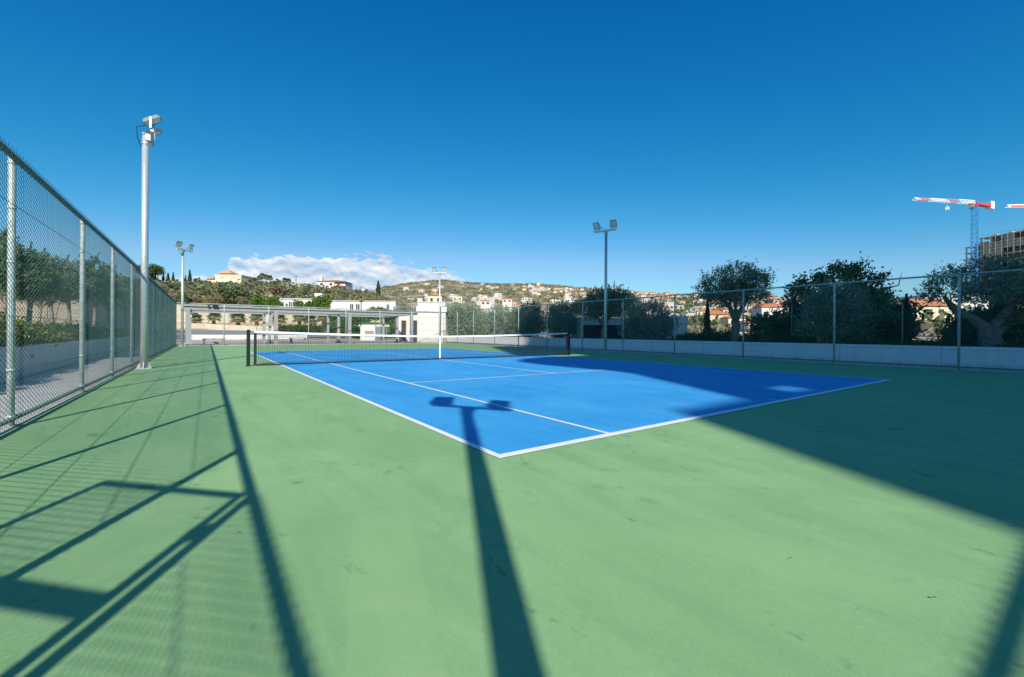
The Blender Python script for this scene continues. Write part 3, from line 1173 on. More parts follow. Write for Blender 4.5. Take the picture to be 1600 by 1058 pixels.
# olive with the forked trunk
p = at(1148, 21.0, GZ)
E1 = [(-.95, .5, 3.15, .95, .9, .75), (.2, 0, 3.65, 1.15, 1.0, .85), (1.15, -.5, 3.35, .95, .9, .75), (-.2, .3, 2.75, 1.2, 1.0, .5), (.7, -.2, 2.9, 1.2, 1.0, .6), (-1.5, .8, 2.95, .5, .5, .45)]
tree('olive_tree', p, crown_mesh('crown', E1, 13500, .15, .045, M['olive'], sh=90, shl=.55),
     trunk_mesh([([(0, 0, -.1), (.05, 0, .6), (.12, .02, 1.2), (.1, 0, 1.6)], [.30, .24, .21, .18]), ([(.1, 0, 1.5), (-.25, .1, 2.1), (-.8, .4, 2.8), (-1.1, .5, 3.3)], [.15, .12, .08, .03]),
                 ([(.1, 0, 1.5), (.5, -.15, 2.2), (.8, -.3, 3.0), (1.1, -.4, 3.5)], [.15, .12, .08, .03]), ([(.1, 0, 1.6), (.2, .1, 2.5), (.2, 0, 3.5)], [.1, .07, .03])], M['bark']),
     'rounded olive tree with a bare forked trunk rising above the right fence', 'tree', rz=.0)
# old olive at the right edge
p = at(1546, 20.6, GZ)
E2 = [(-1.15, .2, 2.75, .75, .8, .6), (-.2, 0, 3.25, .95, 1.0, .65), (.9, 0, 3.2, 1.0, 1.0, .7), (1.9, 0, 2.7, .95, 1.0, .7), (-.3, -.3, 2.5, .8, .9, .4), (.9, .2, 2.45, .9, 1.0, .4), (-1.75, .3, 2.45, .4, .4, .38), (2.3, -.3, 3.4, .7, .8, .5), (2.5, .2, 2.0, .6, .6, .5)]
t2 = tree('olive_tree', p, crown_mesh('crown', E2, 15000, .135, .042, M['olive'], sh=40, shl=.35),
          trunk_mesh([([(0, 0, -.1), (0, 0, .12), (.02, 0, .6), (.0, 0, 1.1)], [.55, .40, .31, .30]), ([(-.05, 0, 1.0), (-.45, .1, 1.5), (-1.0, .2, 1.95), (-1.3, .2, 2.4)], [.21, .17, .12, .05]),
                      ([(.05, 0, 1.0), (.35, 0, 1.5), (.8, .1, 2.1), (1.2, .1, 2.7)], [.2, .16, .1, .04]), ([(.08, 0, .95), (.8, .1, 1.35), (1.6, .1, 1.9), (2.1, 0, 2.4)], [.2, .14, .1, .04])], M['bark'], 12),
          'old olive tree with a thick flared trunk at the right end of the white wall', 'tree')
t2.rotation_euler = (0, 0, -.75)
t2.scale = (1, 1, .9)
# big silvery olive bush
p = at(1303, 20.8, GZ)
E3 = [(0, 0, 1.55, 1.45, 1.2, 1.25), (-.7, .3, 1.0, 1.1, 1.0, .9), (.8, -.3, 1.1, 1.1, 1.0, 1.0), (.3, 0, 2.25, 1.0, .9, .75), (-.5, 0, 2.1, .9, .9, .7), (0, 0, .6, 1.4, 1.1, .6)]
tree('olive_bush', p, crown_mesh('crown', E3, 20000, .15, .04, M['olive'], clump=36, spread=.15, sh=170, shl=.6, up=.35),
     trunk_mesh([([(0, 0, -.1), (0, 0, .8), (.1, 0, 1.6)], [.2, .14, .06])], M['bark']), 'wide silvery olive bush between two cypresses behind the right fence', 'bush')
# tall open tree behind it with clumpy leaves
p = at(1322, 27.0, GZ)
E4 = []
for k in range(46):
    a = rnd.uniform(-1, 1)
    E4.append((a * 2.7 - .1, rnd.uniform(-.9, .9), 4.65 - abs(a) ** 1.6 * 1.4 - rnd.uniform(0, 2.4), .36, .36, .32))
lim = [([(0, 0, -.1), (0, 0, 1.2), (.1, 0, 2.0)], [.2, .16, .13])]
for k in range(9):
    a = -1 + k / 4
    lim.append(([(.1, 0, 1.8), (a * 1.1, rnd.uniform(-.3, .3), 3.0), (a * 2.2, rnd.uniform(-.5, .5), 4.1 - abs(a) * .7), (a * 2.5, rnd.uniform(-.5, .5), 5.0 - abs(a) * .9)], [.08, .055, .03, .008]))
tree('broadleaf_tree', p, crown_mesh('crown', E4, 11000, .17, .10, M['broad'], clump=40, spread=.55, shell=.2), trunk_mesh(lim, M['bark']),
     'tall open crowned tree with clumpy dark leaves behind the silvery olive bush', 'tree', rz=-.9)
CYP = {}


def cypress_mesh(h, r, n, L=.13):
    t = rng.uniform(0, 1, n) ** .85
    prof = r * np.minimum(1, (1 - t) * 2.2) * np.minimum(1, .55 + t * 3)
    a = rng.uniform(0, 2 * np.pi, n)
    k = np.sqrt(rng.uniform(.35, 1, n)) * (1 + .18 * np.sin(a * 3 + t * 14))
    C = np.stack([prof * k * np.cos(a), prof * k * np.sin(a), t * h], 1)
    V, F = leaf_quads(C, L, L * .38, 1.6)
    return np_mesh('crown', V, F, M['cyp'])


cm1, cm2 = cypress_mesh(2.85, .20, 3500), cypress_mesh(2.9, .36, 5000)
ct = trunk_mesh([([(0, 0, -.1), (0, 0, 1.0), (0, 0, 2.4)], [.06, .05, .015])], M['bark'])
tree('cypress', at(1416, 20.2, GZ), cm1, ct, 'narrow green cypress with a stake beside the gap of sunlit hillside', 'tree', 'young cypresses in the right garden bed', sc=(.85, .85, .82))
tree('cypress', at(1241, 21.0, GZ), cm2, ct, 'pointed dark cypress on the left side of the silvery olive bush', 'tree', 'young cypresses in the right garden bed', sc=(.9, .9, .88))
tree('cypress', at(1105, 22.2, GZ), cm1, ct, 'very thin cypress standing left of the forked olive trunk', 'tree', 'young cypresses in the right garden bed', sc=(.85, .85, 1.02))
for (u, x, h, lab) in ((1240, 20.6, 2.2, 'pale wooden stake beside the pointed dark cypress'), (1413, 19.9, 2.0, 'pale wooden stake beside the narrow green cypress')):
    mb = MB()
    mb.tube([(0, 0, -.2), (0, 0, h * .6), (.02, 0, h)], [.03, .028, .024], 7)
    tag(mb.build('plant_stake', M['bark2'], None, True, at(u - 3, x, GZ)), lab, 'stake', 'stakes in the right garden bed')
# darker shrubs between
sh_e = [(0, 0, .75, 1.0, .9, .75), (.5, .2, 1.05, .7, .7, .5), (-.5, -.1, .95, .7, .7, .55), (0, .1, 1.35, .6, .6, .35)]
SHR = [crown_mesh('bush', sh_e, 7500, .13, .07, M['broad'], shell=.3), crown_mesh('bush', [(0, 0, .45, 1.0, .8, .45), (.5, .2, .6, .6, .6, .35), (-.6, 0, .55, .6, .6, .3)], 6500, .12, .05, M['hedge'], shell=.3, sh=60, shl=.25),
       crown_mesh('bush', sh_e, 8500, .14, .045, M['olive'], shell=.3, sh=80, shl=.4)]
BR = [
    (1214, 22.5, 0, 1.15, 'dark rounded leafy bush left of the pointed cypress'),
    (1384, 22.8, 0, 1.05, 'tall dark leafy bush right of the silvery olive bush'),
    (1362, 24.5, 0, 1.5, 'dark bush mostly hidden behind the silvery olive bush'),
    (1512, 21.4, 0, .62, 'dark bush left of the old olive trunk'),
    (1582, 21.8, 0, 1.15, 'dark bush right of the old olive trunk at the picture edge'),
    (1520, 22.2, 0, 1.05, 'dark bush close behind the old olive trunk'),
    (1120, 21.2, 1, .95, 'low green bush at the foot of the thin cypress'),
    (1090, 20.8, 1, .8, 'low green bush right of the small white garden building'),
    (1066, 20.4, 1, .65, 'small low bush in front of the small white garden building'),
    (1180, 20.6, 1, .85, 'low yellowish green bush right of the forked olive trunk'),
    (1215, 20.0, 1, .75, 'low spreading bush below the dark rounded bush'),
    (1248, 20.1, 1, .72, 'low spreading bush in front of the pointed cypress'),
    (1345, 19.9, 1, .55, 'low dark bush in front of the silvery olive bush right side'),
    (1385, 20.0, 1, .55, 'low hedge bush in front of the tall dark leafy bush'),
    (1430, 20.0, 1, .52, 'low hedge bush right of the narrow cypress foot'),
    (1465, 20.1, 1, .55, 'low hedge bush below the gap of sunlit hillside'),
    (1500, 19.9, 1, .45, 'low hedge bush just left of the flared olive trunk'),
    (1590, 20.0, 1, .50, 'low hedge bush right of the flared olive trunk'),
]
for i, (u, x, k, s, lab) in enumerate(BR):
    plant('bush', at(u, x, GZ), SHR[k], lab, 'bush', 'bushes in the right garden bed', rnd.uniform(0, 6), s)
# mid-distance bushes and olives
E5 = [(0, 0, 1.7, 1.5, 1.3, 1.2), (-.8, .2, 1.1, 1.0, 1.0, .9), (.8, 0, 1.2, 1.1, 1.0, .9), (0, 0, .7, 1.5, 1.2, .7)]
OB = crown_mesh('crown', E5, 17000, .17, .05, M['olive_sunlit'], clump=36, sh=130, shl=.55, up=.3)
OB2 = crown_mesh('crown', [(0, 0, 1.9, 1.5, 1.3, 1.1), (-.9, .2, 1.5, 1.0, 1.0, .9), (.9, 0, 1.4, 1.1, 1.0, .9), (.2, 0, 2.7, .9, .9, .7), (-.2, 0, 1.1, 1.4, 1.2, .8)], 17000, .18, .055, M['olive'], clump=40, sh=110, shl=.6, up=.25)
OT = trunk_mesh([([(0, 0, -.2), (0, 0, .7), (.1, 0, 1.6)], [.2, .15, .08])], M['bark'])
E6 = [(-1.2, 0, 2.6, 1.1, 1.0, .7), (0, 0, 3.2, 1.2, 1.1, .85), (1.2, 0, 3.0, 1.1, 1.0, .8), (.3, .2, 2.5, 1.2, 1.0, .55), (-.9, .3, 3.5, .55, .5, .5), (1.0, 0, 3.75, .7, .6, .5)]
OF = crown_mesh('crown', E6, 17000, .18, .055, M['olive'], clump=40, spread=.18, sh=120, shl=.6)
OFT = trunk_mesh([([(0, 0, -.2), (.0, 0, .9), (.05, 0, 1.4)], [.22, .17, .15]), ([(.05, 0, 1.3), (-.5, 0, 2.0), (-1.2, 0, 2.8)], [.13, .09, .03]), ([(.05, 0, 1.3), (.4, 0, 2.1), (1.1, 0, 3.1)], [.13, .1, .03]), ([(.05, 0, 1.4), (.05, 0, 2.9)], [.09, .03])], M['bark'])


def midtree(u, x, cr_, tr_, s, lab, rz=0.0, nm='olive_tree', cat='tree'):
    tree(nm, at(u, x, GZ), cr_, tr_, lab, cat, 'olives behind the right fence', -YAW + rz, s)


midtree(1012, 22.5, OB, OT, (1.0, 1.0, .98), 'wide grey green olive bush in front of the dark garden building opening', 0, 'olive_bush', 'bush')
midtree(943, 23.5, OF, OFT, (1.12, 1.1, 1.0), 'spreading olive with a forked trunk directly behind the right floodlight pole', 0.1)
midtree(877, 23.0, OB2, OT, .98, 'dense dark olive just left of the right net post', 2.0)
midtree(824, 22.5, OB2, OT, (1.05, 1.05, 1.05), 'dark olive with a visible trunk in the shade left of the dense one', .6)
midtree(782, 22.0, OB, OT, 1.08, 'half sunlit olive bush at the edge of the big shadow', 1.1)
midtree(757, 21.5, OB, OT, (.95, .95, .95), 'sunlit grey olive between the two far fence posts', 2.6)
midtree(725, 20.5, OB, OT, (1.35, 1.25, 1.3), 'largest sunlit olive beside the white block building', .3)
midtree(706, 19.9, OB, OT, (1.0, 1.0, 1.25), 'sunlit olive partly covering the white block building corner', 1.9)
for i, (u, x) in enumerate(((735, 19.6), (765, 19.8), (800, 20.0), (835, 20.0), (872, 20.2), (905, 20.3), (960, 20.3), (1000, 20.2), (1035, 20.2))):
    plant('ground_shrub', at(u, x, GZ), SHR[1], 'low shrub at the top edge of the long white wall', 'shrub', 'low shrubs along the white wall', i * 1.7, (.75, .6, .42))

# left hand bed -------------------------------------------------------------
sheet('garden_bed', [(-7.3, -20), (-5.6, -20), (-5.6, 33), (-7.3, 33)], 0.5, bpy.data.materials['garden_soil'], 'planted strip behind the left planter wall')
sheet('lawn', [(-30, -20), (-7.9, -20), (-7.9, 60), (-30, 60)], 0.35, mat('lawn_ground', (0.09, 0.11, 0.04), .95, vary=.4, vscale=1.5), 'grassy ground under the left trees')
HEY = crown_mesh('flowering_hedge', [(0, 0, .35, .75, .95, .42), (.2, .5, .5, .5, .5, .3), (-.1, -.5, .45, .5, .5, .32)], 5200, .085, .05, M['yellow'], shell=.25)
HEG = crown_mesh('hedge', [(0, 0, .32, .7, .95, .36), (.2, .5, .4, .5, .5, .28), (-.1, -.5, .4, .5, .5, .28)], 5200, .09, .045, M['hedge'], shell=.25, sh=30, shl=.2)
mixm = HEY.copy()
mixm.materials.append(M['hedge'])
nf = len(mixm.polygons)
mixm.polygons.foreach_set('material_index', (rng.uniform(0, 1, nf) > .38).astype(np.int32))
for i, y in enumerate(np.arange(6.2, 32, 1.45)):
    yel = y < 17
    plant('flowering_hedge' if yel else 'hedge_bush', (-6.15 + rnd.uniform(-.1, .1), y, .48), mixm if yel else HEG,
          'yellow flowering hedge bush on top of the left planter wall' if yel else 'plain green hedge bush further along the left planter wall', 'hedge',
          'yellow flowering hedge' if yel else 'green hedge along the left path', rnd.uniform(-.3, .3), (1, 1, rnd.uniform(.9, 1.15) * (1.15 if y < 13 else .85)))
PE = [[(0, 0, 3.6, 1.0, 1.0, .6), (.75, .3, 4.15, .65, .65, .5), (-.75, -.2, 4.0, .65, .65, .5), (-.3, .4, 4.7, .5, .5, .45), (.35, -.4, 4.9, .45, .45, .4), (1.1, -.4, 3.4, .5, .5, .4), (-1.15, .3, 3.3, .5, .5, .4), (.1, 0, 5.4, .3, .3, .35)],
      [(0, 0, 3.7, 1.05, 1.0, .6), (.8, -.3, 3.4, .7, .7, .5), (-.9, .3, 3.5, .65, .7, .5), (.3, .2, 4.5, .6, .6, .5), (-.45, -.1, 4.75, .45, .45, .4), (.0, .1, 5.2, .3, .3, .35), (1.3, .2, 3.9, .35, .35, .3)]]
LT = [crown_mesh('crown', e, 11000, .16, .07, M[m_], clump=30, spread=.24, shell=.35, sh=60, shl=.5) for e, m_ in zip(PE, ('broadl', 'olive'))]
LTT = [trunk_mesh([([(0, 0, -.2), (.05, 0, 1.2), (-.05, 0, 2.6), (0, 0, 3.8)], [.12, .10, .085, .03]), ([(-.02, 0, 2.3), (.5, .2, 3.2)], [.06, .02]), ([(-.02, 0, 2.2), (-.6, -.1, 3.2)], [.06, .02])], M['bark2']) for _ in range(2)]
LTS = [
    (6, -7.0, 0, 0.66, 'dark bushy tree at the left picture edge behind the first fence post'),
    (46, -6.9, 0, 0.62, 'dark leafy tree beside the first fence post left side'),
    (80, -6.9, 1, 0.68, 'leafy tree with slanting support stakes left of the second fence post'),
    (108, -7.0, 1, 0.72, 'leafy tree with pale trunk just left of the second fence post'),
    (148, -6.8, 0, 0.84, 'taller tree crown between the second and third fence posts'),
    (170, -6.9, 1, 0.8, 'smaller tree before the stone wall near the third fence post'),
    (196, -6.9, 1, 0.92, 'rounded tree before the stone wall between third and fourth fence posts'),
    (62, -10.5, 0, 0.88, 'background tree filling the gap behind the staked tree'),
    (125, -9.0, 0, 0.86, 'background tree behind the second fence post'),
    (216, -6.9, 0, 1.0, 'distant tree over the stone wall behind the near floodlight pole'),
    (240, -6.9, 1, 1.05, 'distant tree over the stone wall right of the near floodlight pole'),
]
for u, x, k, s, lab in LTS:
    tree('broadleaf_tree' if k == 0 else 'garden_tree', at(u, x, .4), LT[k], LTT[k], lab, 'tree', 'trees beyond the left fence', rnd.uniform(0, 6), s)
SK = MB()
SK.tube([(0, 0, 0), (.05, 0, 1.1), (.1, 0, 2.2)], [.035, .032, .028], 7)
skm = SK.mesh('tree_stake', M['bark2'], True)
for u, x, ry, lab in ((70, -7.9, .0, 'pale upright stake beside the left staked tree'), (77, -7.8, .12, 'pale leaning stake beside the left staked tree'), (40, -6.9, 0., 'stake beside the tree near the first fence post'), (100, -8.3, .05, 'stake of the tree left of the second fence post'), (112, -8.4, -.05, 'stake close to the second fence post'), (150, -8.0, .03, 'stake of the tall tree before the stone wall'), (166, -8.6, 0., 'stake of the small tree before the stone wall')):
    o = plant('tree_stake', at(u, x, .4), skm, lab, 'stake', 'stakes of the left trees')
    o.rotation_euler = (0, ry, 0)


# palms --------------------------------------------------------------------
def palm_mesh(nf, flen, blades, droop, rad0, m1, m2, fan=True):
    V, F, I = [], [], []

    def quad(a, b, c, d, mi):
        k = len(V)
        V.extend([a, b, c, d])
        F.append((k, k + 1, k + 2, k + 3))
        I.append(mi)
    for i in range(nf):
        az = i * 2.399 + rnd.uniform(-.2, .2)
        el = R(80) - (i / nf) ** .8 * R(115) + rnd.uniform(-.1, .1)
        mi = 1 if i > nf * .80 else 0
        L = flen * rnd.uniform(.8, 1.1)
        d = Vector((math.cos(az) * math.cos(el), math.sin(az) * math.cos(el), math.sin(el)))
        side = d.cross(Vector((0, 0, 1)))
        if side.length < .05:
            side = Vector((1, 0, 0))
        side.normalize()
        n_ = side.cross(d).normalized()
        tip = d * L * .5
        quad(d * rad0 - side * .02, d * rad0 + side * .02, tip + side * .015, tip - side * .015, mi)
        for b in range(blades):
            t = -1 + 2 * b / (blades - 1)
            a = t * R(105)
            bd = (d * math.cos(a) + side * math.sin(a)).normalized()
            bl = L * (.62 - .18 * abs(t))
            mid = tip + bd * bl * .55 + n_ * .04 * L * (1 - abs(t))
            end = tip + bd * bl - Vector((0, 0, droop * bl * rnd.uniform(.5, 1.2)))
            w_ = .05 * L
            ws = bd.cross(n_).normalized() * w_
            quad(tip, mid - ws, end, mid + ws, mi)
    V = np.array([tuple(v) for v in V])
    return np_mesh('fronds', V, np.array(F), [m1, m2], I)


PF = [palm_mesh(38, 1.75, 13, .35, .1, M['palm'], M['palmdry']) for _ in range(3)]
PT = []
for h in (1.3, 1.7):
    mb = MB()
    pts = [(0, 0, -.3 + i * (h + .3) / 8) for i in range(9)]
    mb.tube(pts, [.42 * (1.0 - .3 * i / 8) * (1.06 if i % 2 else .96) for i in range(9)], 12)
    PT.append((h, mb.mesh('trunk', M['palmbark'], True)))


def palm(u, d, s, lab, k, zoff=0.0, grp='palms in front of the sand wall', tall=None):
    q = atd(u, d)
    root = empty('palm_tree', (q.x, q.y, q.z + zoff), rnd.uniform(0, 6), lab, 'palm', grp)
    root.scale = (s, s, s)
    h, tm = PT[k % 2]
    f = link('fronds', PF[k % 3], root, (0, 0, h + .1))
    t = link('trunk', tm, root)
    if tall:
        t.scale = (.55, .55, tall)
        f.location = (0, 0, h * tall + .1)
    return root


for i, (u, d, s, zo, lab) in enumerate(((305, 77, 0.8, 0.0, 'fan palm half hidden behind the left end of the pergola'), (334, 79, 0.82, 0.0, 'fan palm above the planter wall left of the first far fence post'),
                                        (372, 81, 1.0, 0.0, 'largest fan palm right of the first far fence post'), (401, 82, 0.9, 0.0, 'fan palm just left of the net post top'),
                                        (436, 84, 0.95, 0.0, 'fan palm behind the second pergola front post'), (468, 86, 0.95, 0.0, 'fan palm between second and third far fence posts'),
                                        (485, 87, 0.95, 0.0, 'fan palm behind the third far fence post'), (506, 89, 1.0, 0.0, 'slender palm right of the third far fence post'))):
    palm(u, d, s, lab, i, zo)
# green shrubs under and right of the palms
for i, (u, d, s, k, lab) in enumerate(((450, 72, 1.5, 1, 'blue green low hedge bush below the palms left part'), (470, 72, 1.55, 1, 'blue green low hedge bush below the palms middle part'), (492, 72, 1.6, 1, 'blue green low hedge bush below the slender palm'),
                                       (524, 70, 2.0, 0, 'dark green bush before the third pergola post'), (541, 72, 1.9, 0, 'dark green bush behind the fourth far fence post'), (533, 66, 1.4, 0, 'lower green bush at the left of the small white hut'), (557, 60, 1.0, 1, 'small green bush beside the small white hut'), (591, 60, .9, 1, 'small green bush right of the small white hut'))):
    q = atd(u, d)
    plant('bush', q, SHR[k], lab, 'bush', 'bushes beyond the pergola', i * 1.3, (s, s, s * (.85 if k else 1.1)))

# ------------------------------------------------------------------ pergola
def pergola():
    X = [-2.70, 2.92, 8.62, 14.35]
    Y = [36.0, 39.7, 43.8]
    zt = 2.86
    root = empty('pergola', (5.8, 36, 0), 0, 'long grey steel pergola with louvred roof beyond the far fence', 'pergola')
    O = Vector((5.8, 36, 0))
    for j, y in enumerate(Y):
        for i, x in enumerate(X):
            mb = MB()
            w_ = .13 if j == 0 else .11
            x_ = x - 5.8
            mb.bevbox(x_ - w_, x_ + w_, y - 36 - w_, y - 36 + w_, 0, zt - .25, .01)
            mb.bevbox(x_ - .22, x_ + .22, y - 36 - .22, y - 36 + .22, -.03, .06, .01)
            mb.build('post', M['pergola'], root)
    for j, y in enumerate(Y):
        mb = MB()
        mb.box(X[0] - .35 - 5.8, X[-1] + .2 - 5.8, y - 36 - .08, y - 36 + .08, zt - .249, zt - .02)
        mb.build('beam', M['pergola'], root)
    for i, x in enumerate(X):
        mb = MB()
        for a, b in ((Y[0] + .081, Y[1] - .081), (Y[1] + .081, Y[2] - .081)):
            mb.box(x - .08 - 5.8, x + .08 - 5.8, a - 36, b - 36, zt - .26, zt - .03)
        mb.build('crossbeam', M['pergola'], root)
    mb = MB()
    mb.box(X[0] - .5 - 5.8, X[-1] + .3 - 5.8, -.20, -.081, zt - .06, zt + .06)
    mb.box(X[0] - .5 - 5.8, X[-1] + .3 - 5.8, 7.881, 8.0, zt - .06, zt + .06)
    mb.build('fascia', M['pergola'], root)
    lv = MB()
    y = .0
    while y < 7.8:
        lv.obox((.0, y + .1, zt + .03), (8.6, 0, 0), (0, .05, 0), (0, 0, .05))
        y += 1.55
    lv.build('roof_louvres', M['pergola'], root)
    bx = MB()
    bx.box(-7.05, -6.75, -.33, -.201, zt - .16, zt + .16)
    bx.build('control_box', M['black'], root)
    for x in (X[0] + .16, X[1] - .16):
        lb = MB()
        lb.tube([(x - 5.8, 3.56, 2.3), (x - 5.8, 3.56, 2.12)], .07, 10)
        lb.build('wall_lamp', M['white'], root)


pergola()
p = Vector((1.5, 38.2, 0))
for i, (x, y) in enumerate(((-1.15, 36.6), (5.3, 40.5), (9.6, 41.5))):
    mb = MB()
    mb.box(-.75, .75, -.2, .2, .38, .45)
    mb.box(-.65, -.5, -.18, .18, -.02, .379)
    mb.box(.5, .65, -.18, .18, -.02, .379)
    tag(mb.build('bench', M['asphalt'], None, loc=(x, y, 0)), ['low grey bench under the left bay of the pergola', 'low grey bench under the middle bay of the pergola', 'low grey bench under the right bay of the pergola'][i], 'bench', 'benches under the pergola')

# ------------------------------------------------------------------ white block building
def pbox(mb, u0, u1, v0, v1, d, thick, zb=None):
    """box whose front shows at survey pixels u0..u1, v0..v1 when d metres ahead; thickness away from the court"""
    a, b = px(u0, v1, d), px(u1, v1, d)
    z1 = px((u0 + u1) / 2, v0, d).z
    z0 = a.z if zb is None else zb
    return mb, Vector((a.x, a.y, 0)), (b - a).length, z0, z1


def placed(name, u0, u1, v0, v1, d, label, cat, thick=4.0, zb=None, group=None):
    """thing frame: origin at the left front bottom corner, local x along the front, local y away; returns root, width, height"""
    a, b = px(u0, v1, d), px(u1, v1, d)
    z1 = px((u0 + u1) / 2, v0, d).z
    z0 = min(a.z, b.z) if zb is None else zb
    root = empty(name, (a.x, a.y, z0), math.atan2(b.y - a.y, b.x - a.x), label, cat, group)
    return root, (Vector((b.x, b.y)) - Vector((a.x, a.y))).length, z1 - z0


root, wd, h = placed('block_building', 652, 696, 479, 545, 43, 'white block building with a flat roof slab at the right end of the pergola', 'building', zb=-.05)
mb = MB(); mb.box(0, wd, 0, 5.0, 0, h - .55); mb.build('wall', M['blockw'], root)
mb = MB(); mb.bevbox(-.1, wd + .1, -.12, 5.1, h - .549, h, .02); mb.build('roof', M['white'], root)
mb = MB(); mb.box(-3.0, -1.25, 4.0, 7.5, 0, h - .75); mb.box(-1.24, -.01, 3.1, 6.0, 0, h - .75); mb.build('side_wall', M['blockw'], root)
for x, y in ((-2.35, 3.97), (-.95, 3.07)):
    d_ = MB(); d_.box(x - .24, x + .24, y, y + .029, .03, 2.3)
    do = d_.build('door', M['glass'], root)
    f_ = MB(); f_.box(x - .30, x - .241, y - .02, y + .029, .03, 2.36); f_.box(x + .241, x + .30, y - .02, y + .029, .03, 2.36); f_.box(x - .241, x + .241, y - .02, y + .029, 2.301, 2.36)
    f_.build('door_frame', M['gold'], do)
# white flat roofed house behind it
root, wd, h = placed('white_house', 655, 712, 473, 500, 70, 'white flat roofed house with a balcony rail above the block building', 'house')
mb = MB(); mb.box(0, wd, 0, 6, 0, h); mb.build('wall', M['white'], root)
mb = MB(); mb.box(-.15, wd + .15, -.15, 6.1, h + .001, h + .14); mb.build('roof', M['wallgrey'], root)
mb = MB(); mb.box(wd * .62, wd * .80, -.03, .02, h * .45, h * .78); mb.build('window', M['glass'], root)
mb = MB()
for k in range(6):
    mb.box(-.03 - 1.8 + k * .3, .01 - 1.8 + k * .3, -.3, -.26, h * .2, h * .9)
mb.box(-1.9, -.1, -.3, -.26, h * .9, h * .94)
mb.build('balcony_rail', M['pergola'], root)
# small white hut
root, wd, h = placed('white_hut', 563, 586, 510, 542, 52, 'small white hut with a taupe shutter panel beyond the pergola', 'hut', zb=-.05)
mb = MB(); mb.bevbox(0, wd, 0, 2.2, 0, h, .03); mb.build('wall', M['white'], root)
mb = MB(); mb.box(wd * .3, wd * .92, -.03, .01, h * .30, h * .70); mb.build('shutter', M['panel'], root)
# striped green bank with white coping above the hut
def bank(name, lab, u0, u1, v0, v1, d, m, cat, nm):
    root, wd, h = placed(nm, u0, u1, v0, v1, d, lab, cat)
    return root, wd, h


root, wd, h = placed('clipped_hedge', 549, 606, 503.5, 508, 84, 'clipped bright green upper hedge terrace behind the small white hut', 'hedge', zb=.6)
mb = MB(); mb.bevbox(0, wd, 0, 1.5, 0, h, .08); mb.build('foliage', M['turf'], root)
root, wd, h = placed('coping_wall', 549, 608, 507.4, 509.4, 80, 'thin white coping between the two green hedge terraces', 'wall', zb=.6)
mb = MB(); mb.box(0, wd, 0, .4, 0, h); mb.build('wall', M['white'], root)
root, wd, h = placed('clipped_hedge', 547, 610, 510, 524, 76, 'clipped green lower hedge terrace behind the small white hut', 'hedge', zb=.5)
mb = MB(); mb.bevbox(0, wd, 0, 1.2, 0, h, .08); mb.build('foliage', M['turf'], root)
q = atd(564, 70)
mb = MB(); mb.tube([(0, 0, -.2), (0, 0, 5.4)], [.10, .08], 8); mb.box(-.3, .3, -.1, .1, 5.35, 5.5)
tag(mb.build('lamp_post', M['black'], None, loc=q), 'thin dark lamp post standing behind the small white hut', 'lamp post')
# young tree beside the hut
q = atd(587, 62)
YT = crown_mesh('crown', [(0, 0, 3.4, 1.5, 1.2, .8), (1.0, 0, 3.5, .9, .9, .6), (-.8, .1, 3.3, .8, .8, .5)], 7000, .2, .08, M['hedge'], shell=.3)
tree('young_tree', q, YT, trunk_mesh([([(0, 0, -.2), (.05, 0, 1.2), (0, 0, 3.0)], [.09, .08, .05])], M['bark2']), 'young tree with a pale trunk right of the small white hut', 'tree')
q = atd(604, 70)
tree('young_tree', q, YT, trunk_mesh([([(0, 0, -.2), (.0, 0, 1.2), (0, 0, 3.0)], [.09, .08, .05])], M['bark2']), 'small tree beside the side doors of the white block building', 'tree', None, 2.0, .95)

# long white houses on the slope
def long_house(u0, u1, v0, v1, d, lab, wins, tower=None, slant=False):
    root, wd, h = placed('long_white_house', u0, u1, v0, v1 + 8, d, lab, 'house', group='long white houses on the slope')
    h0 = h
    mb = MB()
    if slant:
        mb.prism([(0, 0), (wd, 0), (wd, h), (wd * .18, h), (0, h * .45)], 0, 6)
    else:
        mb.box(0, wd, 0, 6, 0, h)
    mb.build('wall', M['white'], root)
    mb = MB(); mb.box(wd * (.16 if slant else -.01), wd * 1.01, -.25, 6.2, h + .002, h + .16); mb.build('roof', M['wallgrey'], root)
    for f, w_ in wins:
        m_ = MB(); m_.box(wd * f - w_ / 2, wd * f + w_ / 2, -.04, .02, h * .38, h * .80)
        wo = m_.build('window', M['glass'], root)
        s_ = MB()
        for k in (-1, 0, 1):
            s_.box(wd * f + k * w_ / 2 - .035, wd * f + k * w_ / 2 + .035, -.07, -.041, h * .37, h * .81)
        s_.build('window_frame', M['shutter'], wo)
    if tower:
        m_ = MB(); m_.box(wd * tower[0], wd * tower[1], 1, 4, h + .161, h + 1.6); m_.build('roof_box', M['white'], root)


